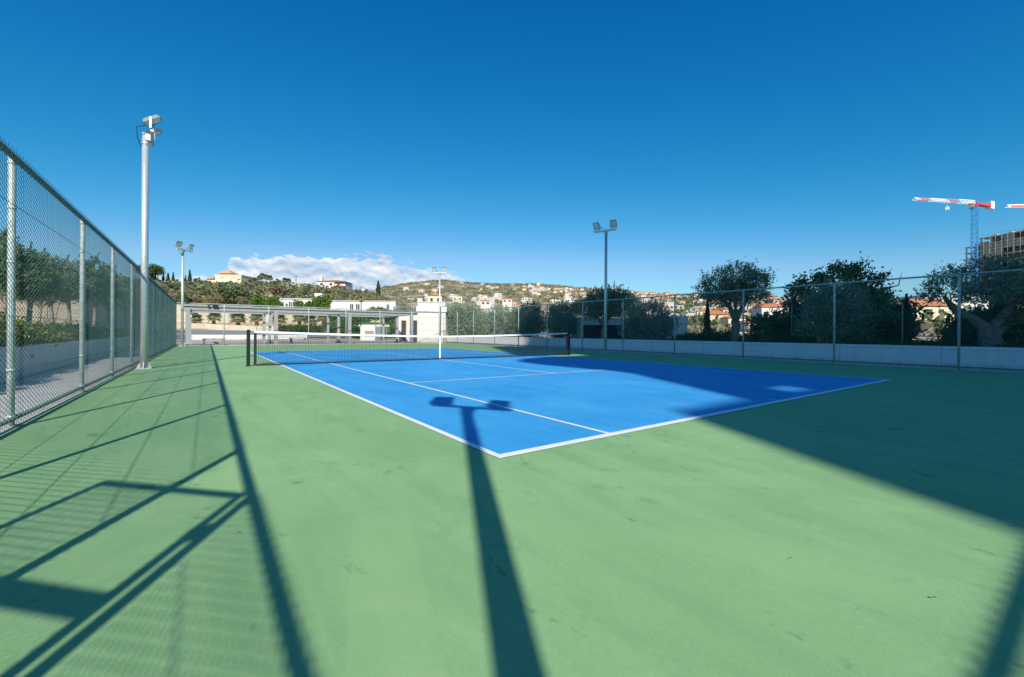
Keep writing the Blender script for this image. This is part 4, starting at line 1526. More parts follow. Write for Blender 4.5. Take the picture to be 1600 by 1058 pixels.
long_house(392, 423, 466, 481, 112, 'short white house with a slanted left end above the pergola', [(.57, 1.0)], None, True)
long_house(430, 503, 467.5, 481, 110, 'long white single storey house with blue grey windows above the pergola', [(.14, 1.1), (.33, .9), (.39, .7), (.80, 1.1), (.84, .8)], (.80, .96))
long_house(500, 618, 471, 484, 106, 'long white house wing stretching right above the pergola', [(.42, .9), (.50, 1.0), (.90, .8)])
for i, (u, d, s, k, lab) in enumerate(((503, 98, 2.7, 'l', 'bright green bush in front of the white roof box'), (568, 97, 2.2, 'l', 'loose green bush before the long white wing middle'), (606, 92, 2.6, 'l', 'bright green bush at the right end of the long white wing'),
                                       (640, 78, 3.0, 'l', 'bright green bush left of the white flat roofed house'), (628, 84, 3.0, 'o', 'grey green bush behind the bright one beside the white flat roofed house'), (402, 99, 2.0, 'l', 'low green bush before the slanted white house'),
                                       (427, 100, 1.9, 'l', 'green bush between the two white houses'), (466, 99, 1.6, 'y', 'small yellow green bush before the long white house'), (482, 99, 1.5, 'l', 'small bush under the windows of the long white house'))):
    q = atd(u, d)
    me = {'l': None, 'o': SHR[2], 'y': None}[k]
    if me is None:
        if 'lushm' not in CHILD:
            CHILD['lushm'] = crown_mesh('bush', [(0, 0, .7, .7, .6, .5), (.3, .1, 1.0, .45, .45, .4), (-.3, 0, .85, .45, .45, .4), (0, 0, .35, .7, .6, .35)], 5000, .14, .09, M['lush'], shell=.25)
        me = CHILD['lushm']
    plant('bush', (q.x, q.y, q.z), me, lab, 'bush', 'bushes round the white houses', i * 2.1, s)

# ------------------------------------------------------------------ scrub on the slopes
def scatter(name, n, th0, th1, r0, r1, size, leaves, m, seed, label, cond=None, sq=.6, leafscale=.5):
    g_ = np.random.default_rng(seed)
    th = np.radians(g_.uniform(th0, th1, n))
    r = np.sqrt(g_.uniform(r0 * r0, r1 * r1, n))
    x, y = -2.07 + r * np.sin(th), -3.03 + r * np.cos(th)
    if cond is not None:
        k = cond(x, y, r, np.degrees(th))
        x, y, r = x[k], y[k], r[k]
    s = size * g_.uniform(.5, 1.4, len(x)) * (1 if np.isscalar(size) else 1)
    z = height(x, y) - .06
    C = np.stack([x, y, z], 1)[:, None, :] + g_.normal(size=(len(x), leaves, 3)) * (s[:, None, None] * np.array([.42, .42, .3 * sq])) + np.array([0, 0, 1]) * (s * .32 * sq)[:, None, None]
    V, F = leaf_quads(C.reshape(-1, 3), 1.0, 1.0)
    ll = np.repeat(s, leaves)[:, None, None] * leafscale
    Vc = C.reshape(-1, 1, 3)
    V = ((V.reshape(-1, 4, 3) - Vc) * ll * np.array([1, 1, 1]) + Vc).reshape(-1, 3)
    o = link(name, np_mesh(name, V, F, m))
    tag(o, label, None, kind='stuff')
    return o


nearc = lambda x, y, r, th: (y + 3.03 > 124) & (y + 3.03 < 172)
scatter('hillside_scrub', 5200, -20, 24, 118, 190, 2.2, 40, M['scrub'], 3, 'dry brown green scrub covering the near hillside', nearc, .75, .30)
scatter('hillside_scrub', 4200, -20, 24, 118, 190, 2.4, 44, M['scrubg'], 4, 'green scrub covering the near hillside', nearc, .8, .28)
SB = {}
for key, mt in (('a', 'scrubg'), ('b', 'scrub'), ('c', 'scrubr'), ('d', 'olive'), ('y', 'yellow')):
    SB[key] = crown_mesh('hill_bush', [(0, 0, .9, 1.1, 1.0, .8), (.6, .2, 1.1, .7, .7, .6), (-.6, -.1, 1.0, .7, .7, .6), (0, 0, .45, 1.2, 1.0, .45)], 4200, .20, .11, M[mt], shell=.3)
HB_L = {'a': 'round dark green bush on the near hillside', 'b': 'olive brown bush on the near hillside', 'c': 'reddish brown bush on the near hillside', 'd': 'grey green bush on the near hillside'}
i = 0
for row, (d0, s0) in enumerate(((121, 1.15), (127, 1.3), (134, 1.45), (140, 1.35), (147, 1.05), (153, .85))):
    for u in np.arange(245, 640, 10):
        uu = u + rnd.uniform(-8, 8)
        dd = (d0 + rnd.uniform(-3, 3)) / (fwd + rgt0 * ((uu - 800) / FPX)).y
        q = atd(uu, dd)
        if uu > 385 and row < 2:
            continue
        if uu > 420 and row < 3 and uu < 560:
            continue
        key = rnd.choice('aabbbdc' if uu < 500 else 'abbbbc')
        if 415 < uu < 448 and row in (3, 4):
            key = 'c'
        if 505 < uu < 600 and rnd.random() < .5:
            key = 'b'
        s = s0 * rnd.uniform(.7, 1.3)
        plant('hill_bush', (q.x, q.y, q.z - .2), SB[key], HB_L[key], 'bush', 'bushes on the near hillside', rnd.uniform(0, 6), (s, s, s * rnd.uniform(.8, 1.1)))
q = atd(365, 103)
plant('hill_bush', q, SB['a'], 'largest dark green bush at the foot of the near hillside left of the slanted house', 'bush', 'large bushes on the near hillside', .4, (3.0, 2.8, 2.6))
q = atd(432, 122)
plant('hill_bush', q, SB['c'], 'large reddish bare bush right above the slanted white house', 'bush', 'large bushes on the near hillside', 1.4, (4.0, 3.0, 1.7))
q = atd(330, 101)
plant('hill_bush', q, SB['y'], 'yellow flowering bush just above the retaining wall', 'bush', 'large bushes on the near hillside', 2.4, (1.7, 1.5, .8))
q = atd(562, 113)
plant('hill_bush', q, SB['y'], 'yellow green bush above the long white wing', 'bush', 'large bushes on the near hillside', 3.0, (3.4, 2.4, 1.5))
# clipped ridge hedge
RH = crown_mesh('ridge_hedge', [(x, 0, .8, 1.4, 1.0, .9) for x in np.arange(-5, 5.1, 1.2)], 9000, .28, .14, M['hedge'], clump=36, shell=.25, spread=.3)
for i, u in enumerate(range(322, 640, 46)):
    q = atd(u, 160 / (fwd + rgt0 * ((u - 800) / FPX)).y)
    plant('ridge_hedge', (q.x, q.y, q.z - .2), RH, 'long green hedge along the ridge below the villas' , 'hedge', 'ridge hedge sections', -YAW + rnd.uniform(-.1, .1), (1.15, 1.0, .5))

# far hills: scrub as cover, houses one by one
farc = lambda x, y, r, th: height(x, y) > 2.0
scatter('far_scrub', 6500, 19, 60, 320, 1120, 3.0, 14, M['scrub'], 8, 'dry bushes dotted over the far hill', farc, .7, .42)
scatter('far_scrub', 3200, 19, 60, 320, 1120, 3.2, 14, M['scrubg'], 9, 'dark green bushes dotted over the far hill', farc, .8, .42)
scatter('far_scrub', 4200, 55, 92, 95, 480, 3.2, 18, M['scrubg'], 10, 'green bushes on the slope behind the right garden', farc, .8, .36)
scatter('far_scrub', 3200, 55, 92, 70, 420, 2.6, 18, M['scrub'], 12, 'pale dry bushes on the slope behind the right garden', None, .6, .36)


def far_house(kind):
    mb = MB()
    w_, d_, h_ = {0: (11, 9, 5.6), 1: (13, 8, 3.6), 2: (9, 9, 6.5), 3: (15, 9, 6.0), 4: (10, 8, 4.2), 5: (12, 10, 7.0)}[kind]
    mb.box(-w_ / 2, w_ / 2, -d_ / 2, d_ / 2, -3, h_)
    if kind in (0, 2, 4):
        mb.mi = 1
        mb.hip(-w_ / 2, w_ / 2, -d_ / 2, d_ / 2, h_ + .15, 2.0, .5)
    else:
        mb.box(-w_ * .35, w_ * .1, -d_ / 2 + 1, d_ / 2 - 1, h_ + .001, h_ + (2.6 if kind == 3 else .9))
    mb.mi = 2
    fl = 2 if h_ > 5 else 1
    for f in range(fl):
        n = int(w_ / 3)
        for k in range(n):
            x = -w_ / 2 + (k + .5) * w_ / n
            z0 = h_ - 2.2 - f * 2.9
            mb.box(x - .6, x + .6, -d_ / 2 - .05, -d_ / 2 + .05, z0, z0 + 1.4)
            if k < 2:
                y = -d_ / 2 + (k + .5) * d_ / 2
                mb.box(-w_ / 2 - .05, -w_ / 2 + .05, y - .6, y + .6, z0, z0 + 1.4)
    wall = {0: 'hillwhite', 1: 'hillwhite', 2: 'cream', 3: 'hillwhite', 4: 'cream', 5: 'hillwhite'}[kind]
    return mb.mesh('hill_house', [M[wall], M['tile'], M['glass']])


FHS = [far_house(k) for k in range(6)]
FHL = ['white house with orange hip roof on the far hill', 'low white flat roofed house on the far hill', 'cream house with orange hip roof on the far hill',
       'larger white stepped house on the far hill', 'small cream cottage with orange roof on the far hill', 'tall grey white block on the far hill']
spots = []


def put_house(u, d, k, s=1.0):
    q = atd(u, d)
    if any((q.x - a) ** 2 + (q.y - b) ** 2 < (13 * s) ** 2 for a, b in spots):
        return
    spots.append((q.x, q.y))
    plant('hill_house', q, FHS[k], FHL[k], 'house', 'houses on the far hill', -YAW + rnd.uniform(-.6, .6), s)


cnt = 0
while cnt < 150:                    # thin scatter over the whole hill, thicker towards its foot
    u = rnd.uniform(628, 1190)
    t = rnd.random() ** 1.5
    th = math.degrees(math.atan2(*(px(u, HOR, 1) - CAMP).xy))
    fr = float(np.interp(th, TH, FR))
    d = fr * (.34 + .60 * t) * math.cos(R(th - 35.9))
    k = rnd.choice([0, 1, 1, 2, 3, 4, 4, 5]) if u > 800 else rnd.choice([1, 1, 3, 5, 0])
    put_house(u, d, k, rnd.uniform(.42, .72) if t > .25 else rnd.uniform(.55, .8))
    cnt += 1
for u in np.arange(820, 1300, 9):   # terraces along the brow of the hill
    th = math.degrees(math.atan2(*(px(u, HOR, 1) - CAMP).xy))
    fr = float(np.interp(th, TH, FR))
    for f in (.98, .86, .72, .6):
        put_house(u + rnd.uniform(-4, 4), fr * (f + rnd.uniform(-.04, .04)) * math.cos(R(th - 35.9)), rnd.choice([0, 2, 2, 4, 0, 3, 1]), rnd.uniform(.45, .7))
for u in np.arange(1120, 1290, 13): # closer terrace town seen between the trees
    for d in (150, 185, 230, 285):
        put_house(u + rnd.uniform(-5, 5), d + rnd.uniform(-12, 12), rnd.choice([0, 2, 0, 4, 3]), rnd.uniform(.7, .9))

# named far landmarks
def villa():
    root, wd, h = placed('villa', 336, 377, 431, 450, 142, 'yellow sandstone villa with orange roofs on the ridge', 'villa')
    mb = MB(); mb.box(0, wd, 0, 9, -3, h)
    mb.build('wall', M['cream'], root)
    mb = MB(); mb.box(-.1, wd + .1, -.15, .1, h + .001, h + .35); mb.box(wd - .2, wd + .1, .11, 9, h + .001, h + .35); mb.build('parapet', M['cream'], root)
    mb = MB(); mb.box(-3.3, -.01, 1.0, 8, -3, h * .72); mb.build('side_wing', M['cream'], root)
    mb = MB(); mb.hip(-3.3, -.3, 1.0, 8, h * .72 + .13, 1.0, .3); mb.build('wing_roof', M['tile'], root)
    mb = MB(); mb.box(wd * .05, wd * .42, 2, 6, h + .01, h + 1.0); mb.build('tower', M['cream'], root)
    mb = MB(); mb.hip(wd * .05, wd * .42, 2, 6, h + 1.15, 1.3, .7); mb.build('tower_roof', M['tilep'], root)
    for f in (.30, .72):
        m_ = MB(); m_.box(wd * f - .9, wd * f + .9, -.05, .02, h * .42, h * .72); m_.build('window', M['shutter'], root)
        m_ = MB()
        m_.tube([(wd * f - 1.0, -.1, h * .74), (wd * f - .6, -.1, h * .84), (wd * f, -.1, h * .88), (wd * f + .6, -.1, h * .84), (wd * f + 1.0, -.1, h * .74)], .11, 6)
        m_.build('window_arch', M['sand'], root)


villa()


def villa2():
    root, wd, h = placed('villa', 496, 538, 440, 452, 158, 'white villa with low orange roofs and a chimney on the ridge', 'villa')
    mb = MB(); mb.box(0, wd * .62, 0, 8, -3, h); mb.box(wd * .621, wd, .8, 8, -3, h * .92); mb.build('wall', M['white'], root)
    mb = MB(); mb.hip(0, wd * .99, 0, 8, h + .13, .9, .4); mb.build('roof', M['tile'], root)
    mb = MB(); mb.hip(wd * .62, wd, -.6, .7, h * .40, .4, .3); mb.build('porch_roof', M['tile'], root)
    mb = MB(); mb.box(-.1, .8, 2, 3, h, h + 2.2); mb.build('chimney', M['white'], root)
    for f in (.15, .5, .78):
        m_ = MB(); m_.box(wd * f - .5, wd * f + .5, -.05, .02, h * .5, h * .8); m_.build('window', M['glass'], root)


villa2()
for u0, u1, v0, v1, d, wm, rf, lab in ((462, 480, 444, 452, 152, 'cream', 'tilep', 'cream cottage with faded roof left of the white villa'), (480, 496, 447, 452, 156, 'white', 'tile', 'low white cottage with orange roof beside the white villa'),
                                       (283, 293, 441, 448, 138, 'cream', 'tilep', 'small pink roofed house by the cypresses on the ridge'), (242, 268, 441, 446, 138, 'cream', 'tilep', 'low brown roofed house at the left end of the ridge'),
                                       (563, 570, 452, 463, 168, 'white', None, 'narrow white block house above the hillside scrub'), (652, 660, 463, 467, 170, 'hillwhite', 'tilep', 'small pale house at the foot of the far hill'),
                                       (669, 690, 462, 476, 150, 'cream', 'tile', 'pink house with a red roof above the white flat roofed house'), (707, 722, 464, 470, 190, 'cream', None, 'low cream house right of the red roofed one'),
                                       (751, 766, 470, 478, 160, 'hillwhite', 'tilep', 'pale terraced house with faded roof behind the sunlit olives'), (785, 800, 467, 474, 190, 'hillwhite', 'tile', 'white house with orange roof behind the olives'),
                                       (1418, 1502, 478, 496, 74, 'cream', 'tile', 'low house with a wide orange roof seen between bush and old olive'), (1440, 1545, 463, 480, 95, 'white', None, 'white flat roofed building behind the wide orange roof'),
                                       (1168, 1196, 505, 520, 92, 'white', 'tile', 'white house with orange roof right behind the forked olive'), (1138, 1165, 497, 512, 110, 'cream', 'tile', 'cream house seen through the fork of the olive'),
                                       (1190, 1232, 480, 505, 120, 'white', 'tile', 'white two storey house with orange roof left of the pointed cypress')):
    root, wd, h = placed('house', u0, u1, v0, v1, d, lab, 'house', group=None)
    mb = MB(); mb.box(0, wd, 0, max(4, wd * .6), -4, h); mb.build('wall', M[wm], root)
    mb = MB()
    if rf:
        mb.hip(0, wd, 0, max(4, wd * .6), h + .13, min(1.6, wd * .14), .35)
    else:
        mb.box(-.1, wd + .1, -.1, max(4, wd * .6) + .1, h + .001, h + .2)
    mb.build('roof', M[rf or 'wallgrey'], root)
    n = max(2, int(wd / 2.2))
    for k in range(n):
        m_ = MB(); x = (k + .5) * wd / n
        m_.box(x - .45, x + .45, -.05, .02, h * .35, h * .72)
        m_.build('window', M['glass'], root)
# ridge cypresses
RC = cypress_mesh(1.0, .10, 900, .10)
for i, (u, v, s) in enumerate(((239.5, 421, 1.5), (246.5, 431, .8), (255, 426, .9), (262.5, 427, 1.3), (270.5, 426, 1.0), (287.5, 434, .9), (290, 430, .9), (296.5, 422, 1.0))):
    q = px(u, 447, 136)
    hh = px(u, v, 136).z - q.z + 1
    plant('cypress', (q.x, q.y, q.z - 1), RC, ['tall broad cypress at the left end of the ridge', 'shortest cypress on the ridge', 'slim cypress left of the pair on the ridge', 'broad cone shaped cypress on the ridge', 'cypress just left of the far floodlight pole', 'small cypress just right of the far floodlight pole', 'cypress of the small pair right of the far floodlight pole', 'tallest slim cypress right of the far floodlight pole'][i],
          'tree', 'cypresses on the ridge', i, (hh * s * .85, hh * s * .85, hh))
q = px(233, 447, 132)
tree('ridge_tree', (q.x, q.y, q.z - 2), YT, None, 'light green tree on the ridge behind the near floodlight pole', 'tree', None, 0, 2.0)
# ridge palms
for i, (u, v, s, lab) in enumerate(((384, 441, .75, 'leftmost palm of the ridge group right of the yellow villa'), (391, 439, .8, 'second palm right of the yellow villa'), (398, 436, .85, 'palm in the left part of the ridge group'), (405, 433, .9, 'tall palm left of the tallest ridge palm'),
                                    (410, 430, 1.0, 'tallest palm in the middle of the ridge group'), (416, 431.5, .95, 'tall palm just right of the tallest ridge palm'), (422, 433, .95, 'tall palm right side of the ridge group'), (429, 441, .9, 'lower palm at the right of the ridge group'), (436, 440, .9, 'bushy palm further right on the ridge'), (445, 437, 1.05, 'broad palm at the right end of the ridge group'), (451, 438, 1.0, 'last palm of the ridge group toward the utility pole'),
                                    (306, 438, 1.0, 'single palm left of the yellow villa'), (311, 440, .9, 'lower palm beside the single palm left of the yellow villa'))):
    b = px(u, 450, 141)
    t = px(u, v, 141)
    root = empty('palm_tree', (b.x, b.y, b.z - 1), rnd.uniform(0, 6), lab, 'palm', 'palms on the ridge')
    f = link('fronds', PF[i % 3], root, (0, 0, t.z - b.z + .6))
    f.scale = (s * .62, s * .62, s * .75)
    tr_ = link('trunk', PT[0][1], root)
    tr_.scale = (.4, .4, (t.z - b.z + 1.2) / 1.3)
    tr_.location = (0, 0, -.3)
q = atd(322, 134)
plant('hill_bush', (q.x, q.y, q.z + .3), SB['y'], 'yellowish round bush below the yellow villa', 'bush', None, 0, (2.2, 2, 1.6))
# conifer and utility poles
q = px(591, 458, 172)
plant('conifer', (q.x, q.y, q.z - 1), RC, 'small dark conifer on the ridge skyline', 'tree', None, 0, (8, 8, px(591, 439, 172).z - q.z + 1))
for u, v0, d, lab in ((462, 430, 146, 'dark utility pole left of the white villa'), (564, 447, 168, 'short utility pole on the ridge skyline')):
    b = atd(u, d)
    t = px(u, v0, d)
    mb = MB(); mb.tube([(0, 0, -1), (0, 0, t.z - b.z)], .13, 7); mb.box(-.8, .8, -.06, .06, t.z - b.z - .5, t.z - b.z - .35)
    o = mb.build('utility_pole', M['palmbark'], None, loc=b)
    o.rotation_euler = (0, 0, -YAW)
    tag(o, lab, 'pole', 'utility poles on the ridge')
# white louvred plant box
root, wd, h = placed('louvred_box', 766, 772.5, 466, 482, 60, 'narrow pale louvred box rising above the sunlit olives', 'utility box')
mb = MB(); mb.box(0, wd, 0, .6, -2, h)
mb.build('box', M['wallgrey'], root)
mb = MB()
for k in range(6):
    mb.box(.05, wd - .05, -.03, -.001, h * (k + .15) / 6, h * (k + .55) / 6)
mb.build('louvres', M['pergola'], root)
# radome and masts on the far summit
q = px(703, 444.5, 930)
mb = MB()
n1, n2 = 8, 16
V = [(9 * math.cos(a * math.pi / 2 / n1) * math.cos(b * 2 * math.pi / n2), 9 * math.cos(a * math.pi / 2 / n1) * math.sin(b * 2 * math.pi / n2), 7.5 * math.sin(a * math.pi / 2 / n1)) for a in range(n1 + 1) for b in range(n2)]
mb.add(V, [(a * n2 + b, a * n2 + (b + 1) % n2, (a + 1) * n2 + (b + 1) % n2, (a + 1) * n2 + b) for a in range(n1) for b in range(n2)])
tag(mb.build('radome', M['white'], None, True, q - Vector((0, 0, 2))), 'white dome on the far hill summit', 'dome')
for u, v, lab in ((707.5, 432, 'white mast just right of the dome on the far summit'), (673.5, 433, 'thin mast furthest left on the far hill skyline'), (683, 434, 'thin mast left of the far floodlight pole on the skyline')):
    b = px(u, 448, 930)
    t = px(u, v, 930)
    mb = MB()
    mb.tube([(0, 0, -4), (0, 0, t.z - b.z)], [.9, .35], 6)
    tag(mb.build('radio_mast', M['white'], None, loc=b), lab, 'mast', 'radio masts on the far hill')

# pale garden building behind the right trees
root, wd, h = placed('garden_building', 902, 1006, 497, 536, 37, 'pale flat roofed building with a long dark opening behind the right trees', 'building', zb=.2)
mb = MB()
mb.box(0, wd, 0, 4, h * .72, h); mb.box(0, .5, 0, 4, 0, h * .719); mb.box(.501, wd, 3.0, 4, 0, h * .719)
mb.build('wall', M['white'], root)
mb = MB(); mb.box(.55, wd, .25, .3, 0, h * .715); mb.build('opening_shade', M['black'], root)  # black sheet painting the shade inside the long opening
root, wd, h = placed('garden_building', 1042, 1074, 494, 536, 33, 'small white garden building with a horizontal joint right of the olive bush', 'building', zb=.2)
mb = MB(); mb.box(0, wd, 0, 3, 0, h * .72); mb.box(-.04, wd + .04, -.04, 3, h * .7205, h); mb.build('wall', M['white'], root)
# sunlit rubble terrace behind the forked olive
root, wd, h = placed('terrace_wall', 1105, 1220, 519, 536, 62, 'sunlit rubble terrace wall behind the forked olive', 'wall', zb=0)
mb = MB(); mb.box(0, wd, 0, .6, 0, h); mb.build('wall', M['sand'], root)

# ------------------------------------------------------------------ construction site at the right
def crane():
    D = 175
    top = px(1523, 322, D)
    base = Vector((top.x, top.y, ground_z(top.x, top.y)))
    H = top.z - base.z
    root = empty('tower_crane', base, 0, 'tower crane with blue mast and red and white jib', 'crane')
    m_ = MB()
    a = .85
    for sx in (-a, a):
        for sy in (-a, a):
            m_.beam((sx, sy, 0), (sx, sy, H), .24, .24)
    z = 0.0
    k = 0
    while z < H - 1.8:
        for (x0, y0, x1, y1) in ((-a, -a, a, -a), (a, -a, a, a), (a, a, -a, a), (-a, a, -a, -a)):
            m_.beam((x0, y0, z), (x1, y1, z), .13, .13)
            m_.beam((x0, y0, z) if k % 2 else (x1, y1, z), (x1, y1, z + 1.8) if k % 2 else (x0, y0, z + 1.8), .13, .13)
        z += 1.8
        k += 1
    m_.build('mast', M['crane_blue'], root)
    # jib direction: towards the picture left and slightly nearer
    tipw = px(1428, 312, 168)
    tail = px(1547, 322.5, 178)
    tip = tipw - base
    hub = Vector((0, 0, H + .9))
    tl = tail - base
    tl.z = H + .8
    d = (tip - hub)
    L = d.length
    d.normalize()
    s = d.cross(Vector((0, 0, 1))).normalized() * .7
    u_ = s.cross(d).normalized()
    cols = [('crane_white', 0, .27), ('crane_pink', .27, .47), ('crane_white', .47, .75), ('crane_pink', .75, .92), ('crane_white', .92, 1.0)]
    for nm, t0, t1 in cols:
        j = MB()
        A, B = hub + d * L * t0, hub + d * L * (t1 - .001)
        dep0, dep1 = 1.3 * (1 - .5 * t0), 1.5 * (1 - .5 * t1)
        j.beam(A + s, B + s, .17, .17); j.beam(A - s, B - s, .17, .17); j.beam(A + u_ * dep0, B + u_ * dep1, .2, .2)
        n = max(2, int(L * (t1 - t0) / 1.3))
        for k in range(n):
            f0, f1 = k / n, (k + 1) / n
            P, Q = A.lerp(B, f0), A.lerp(B, f1)
            e = dep0 + (dep1 - dep0) * (f0 + f1) / 2
            mid = P.lerp(Q, .5) + u_ * e
            for sg in (s, -s):
                j.beam(P + sg, mid, .10, .10); j.beam(mid, Q + sg, .10, .10)
        j.build('jib_section', M[nm], root)
    c = MB(); c.beam(hub - s * 0 + Vector((0, 0, 0)), tl, 1.5, .8); c.beam(hub + Vector((0, 0, -1.2)), hub + Vector((0, 0, .4)), 1.8, 1.8)
    c.build('counter_jib', M['crane_red'], root)
    b = MB(); b.obox(tl + Vector((0, 0, .4)), (tl - hub).normalized() * 1.1, Vector((0, 0, 1.5)), s * 1.3); b.build('counterweight', M['crane_white'], root)
    cb = MB(); cb.obox(hub + d * 1.8 + Vector((0, 0, -.9)), (.8, 0, 0), (0, .8, 0), (0, 0, .8)); cb.build('cab', M['panel'], root)
    hk = MB(); pz = hub + d * L * .46
    hk.beam(pz, pz - Vector((0, 0, 2.2)), .12, .12); hk.obox(pz - Vector((0, 0, 2.6)), (.5, 0, 0), (0, .5, 0), (0, 0, .6)); hk.obox(pz - Vector((0, 0, .3)), (.9, 0, 0), (0, .7, 0), (0, 0, .25))
    hk.build('hook_block', M['crane_white'], root)


crane()


def second_crane():
    D = 210
    hub = px(1690, 318, D)
    base = Vector((hub.x, hub.y, ground_z(hub.x, hub.y)))
    root = empty('tower_crane', base, 0, 'second crane jib tip cut off by the right picture edge', 'crane')
    H = hub.z - base.z
    m_ = MB()
    for sx in (-.9, .9):
        for sy in (-.9, .9):
            m_.beam((sx, sy, 0), (sx, sy, H), .25, .25)
    for k in range(int(H / 2)):
        m_.beam((-.9, -.9, k * 2), (.9, -.9, k * 2 + 2), .14, .14); m_.beam((-.9, .9, k * 2), (-.9, -.9, k * 2 + 2), .14, .14)
    m_.build('mast', M['crane_blue'], root)
    tip = px(1573, 323.5, D) - base
    h0 = Vector((0, 0, H - 1))
    j = MB()
    d = tip - h0
    sd = d.normalized().cross(Vector((0, 0, 1))).normalized() * .7
    j.beam(h0 + sd, tip + sd, .3, .3); j.beam(h0 - sd, tip - sd, .3, .3)
    j.beam(h0 + Vector((0, 0, 1.5)), tip + Vector((0, 0, .9)), .35, .35)
    for k in range(20):
        a, b = h0.lerp(tip, k / 20), h0.lerp(tip, (k + 1) / 20)
        for sg in (sd, -sd):
            j.beam(a + sg, a.lerp(b, .5) + Vector((0, 0, 1.2)), .16, .16); j.beam(a.lerp(b, .5) + Vector((0, 0, 1.2)), b + sg, .16, .16)
    j.build('jib_section', M['crane_white'], root)
    r_ = MB(); r_.beam(h0.lerp(tip, .75) - sd * 1.2, h0.lerp(tip, .97) - sd * 1.2, .25, .5); r_.build('jib_panel', M['crane_red'], root)


second_crane()


def site_building():
    D = 205
    a, b = px(1532, 440, D + 12), px(1640, 440, D - 14)
    z1 = px(1532, 373, D + 12).z
    zb = ground_z(a.x, a.y)
    root = empty('construction_building', (a.x, a.y, zb), math.atan2(b.y - a.y, b.x - a.x), 'tall concrete frame building under construction with scaffolding at the right edge', 'building')
    wd = Vector((b.x - a.x, b.y - a.y)).length
    H = z1 - zb
    nf = int(H / 2.9)
    fh = H / nf
    c = MB()
    for k in range(nf + 1):
        c.box(-.3, wd, -.6, 16, k * fh - .24, k * fh + .24)
    c.build('floor_slab', M['rawc'], root)
    c = MB()
    nx = int(wd / 4.2)
    for k in range(nf):
        for i in range(nx + 1):
            x = i * wd / nx
            c.box(x - .22, x + .22, .1, .6, k * fh + .241, (k + 1) * fh - .241)
            if rnd.random() < .55 and i < nx:
                c.box(x + .3, x + wd / nx - .3, .7, .9, k * fh + .241, (k + 1) * fh - .241)
    c.build('column', M['rawc'], root)
    c = MB(); c.box(.5, wd - .1, 6, 6.3, .1, H - .2); c.build('core_wall', M['netting'], root)
    s_ = MB()
    for i in range(int(wd / 2.4) + 1):
        s_.beam((i * 2.4, -1.5, 0), (i * 2.4, -1.5, H + 1.2), .09, .09)
    for k in range(nf + 1):
        s_.beam((0, -1.5, k * fh + 1.0), (wd, -1.5, k * fh + 1.0), .08, .08)
    s_.build('scaffold', M['sand'], root)
    r_ = MB()
    for x in (3, 9, 14):
        r_.box(x, x + 1.6, 3, 5, H + .17, H + 1.3)
    r_.build('rooftop_shed', M['rawc'], root)
    # lower recessed end with stacked balconies
    w2 = (px(1507, 440, D + 16) - px(1531, 440, D + 16)).length
    e = MB(); H2 = H - 1.2
    for k in range(int(H2 / fh) + 1):
        e.box(-w2 - .4, -.31, 1.0, 14, k * fh - .16, k * fh + .16)
    for k in range(int(H2 / fh)):
        for x in (-w2 + .3, -w2 * .5, -1.0):
            e.box(x - .2, x + .2, 1.4, 1.9, k * fh + .161, (k + 1) * fh - .161)
    e.build('end_slab', M['wallgrey'], root)
    e = MB(); e.box(-w2 * .8, -.4, 5, 5.3, .1, H2); e.build('end_wall', M['netting'], root)


site_building()

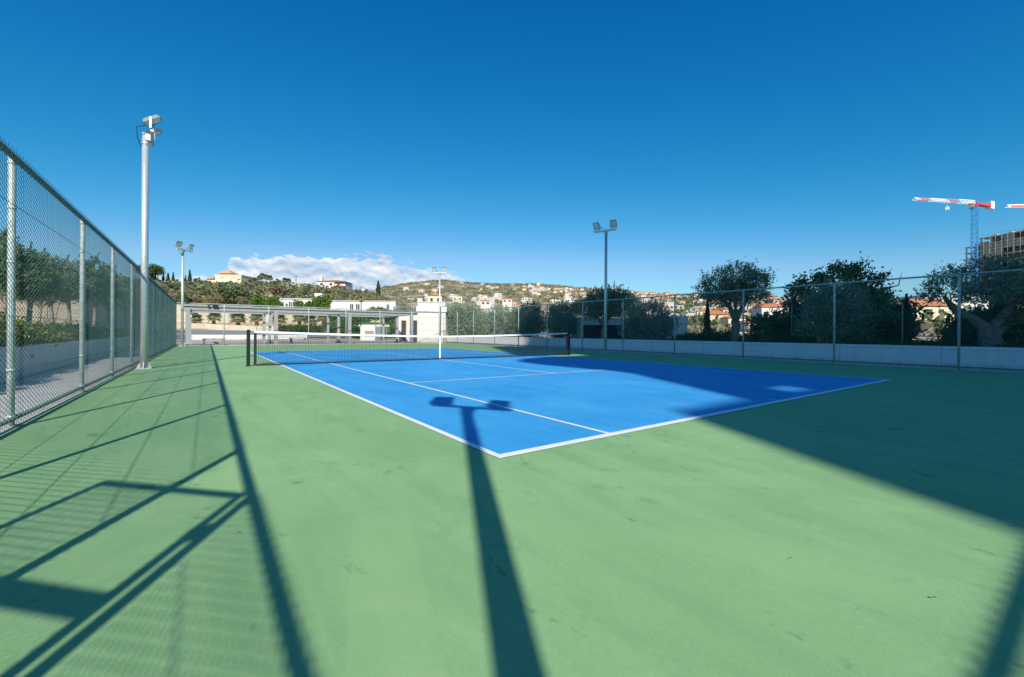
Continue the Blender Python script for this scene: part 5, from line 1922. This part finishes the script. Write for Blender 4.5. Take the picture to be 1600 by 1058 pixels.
# ------------------------------------------------------------------ unseen tower behind the camera, inferred from the big shadow and shaped to cast it
def tower():
    root = empty('shadow_tower', (-12.9, -30, 0), 0, 'tall unseen block behind the court shaped to cast the large shadow', 'building')
    o = Vector((-12.9, -30, 0))
    sx = lambda x: x - o.x
    XR = 23.0
    b = MB(); b.box(0, sx(XR), -11, 0, -.1, 23.42); b.build('shadow_tower_base', M['white'], root)
    u_ = MB()  # thin added screens, edges and gaps cut to shape the cast shadow
    u_.box(sx(-11.0), sx(-9.6), -.5, 0, 23.421, 26.15)
    u_.box(sx(-9.599), sx(-8.6), -.30, 0, 23.86, 26.15)
    u_.box(sx(-8.599), sx(XR), -.5, 0, 23.421, 26.15)
    u_.prism([(sx(-10.9), 26.151), (sx(XR), 26.151), (sx(XR), 31.8), (sx(-11.75), 31.8), (sx(-13.1), 31.3), (sx(-13.6), 30.45), (sx(-12.9), 29.1), (sx(-12.05), 27.97), (sx(-11.3), 27.1)], -.5, 0)
    u_.box(sx(-9.2), sx(XR), -.5, 0, 31.801, 32.95)
    u_.box(sx(-13.0), sx(XR), -.5, 0, 32.951, 41.2)
    u_.box(sx(-9.7), sx(XR), -.5, 0, 41.201, 58)
    u_.build('shadow_screens', M['white'], root)
    for k in range(7):
        for i in range(8):
            w_ = MB(); x = 2.2 + i * 4.3
            w_.box(x, x + 2.0, .0, .06, 1.2 + k * 3.2, 2.8 + k * 3.2)
            w_.build('window', M['glass'], root)


tower()  # unseen tower shaped to cast the big shadow

# ------------------------------------------------------------------ small litter on the court
lf = MB()
lf.add([(-.05, 0, .004), (-.015, -.022, .016), (.05, .0, .010), (-.01, .02, .014)], [(0, 1, 2), (0, 2, 3)])
lfm = lf.mesh('dry_leaf', M['leafdry'])
for i, (u, v) in enumerate(((373, 832), (1321, 701), (1460, 934)    , (1236, 872), (905, 640))):
    a, b = (u - 800) / FPX, -(v - HOR) / FPX
    d = fwd + rgt * a + upv * b
    q = CAMP + d * (-(CAMP.z - .010) / d.z)
    o = plant('dry_leaf', q, lfm, 'small dry leaf lying on the court paint', 'leaf', 'dry leaves on the court', rnd.uniform(0, 6), rnd.uniform(.16, .22) if i > 2 else .24)
for i in range(34):
    y = rnd.uniform(-1.5, 14) if i < 24 else rnd.uniform(-2, 9)
    x = FX0(y) + abs(rnd.gauss(.08, .16)) + .06 if i < 24 else rnd.uniform(-3.2, 9)
    plant('dry_leaf', (x, y, .012), lfm, 'small dry leaf lying on the court paint', 'leaf', 'dry leaves on the court', rnd.uniform(0, 6), rnd.uniform(.15, .38))
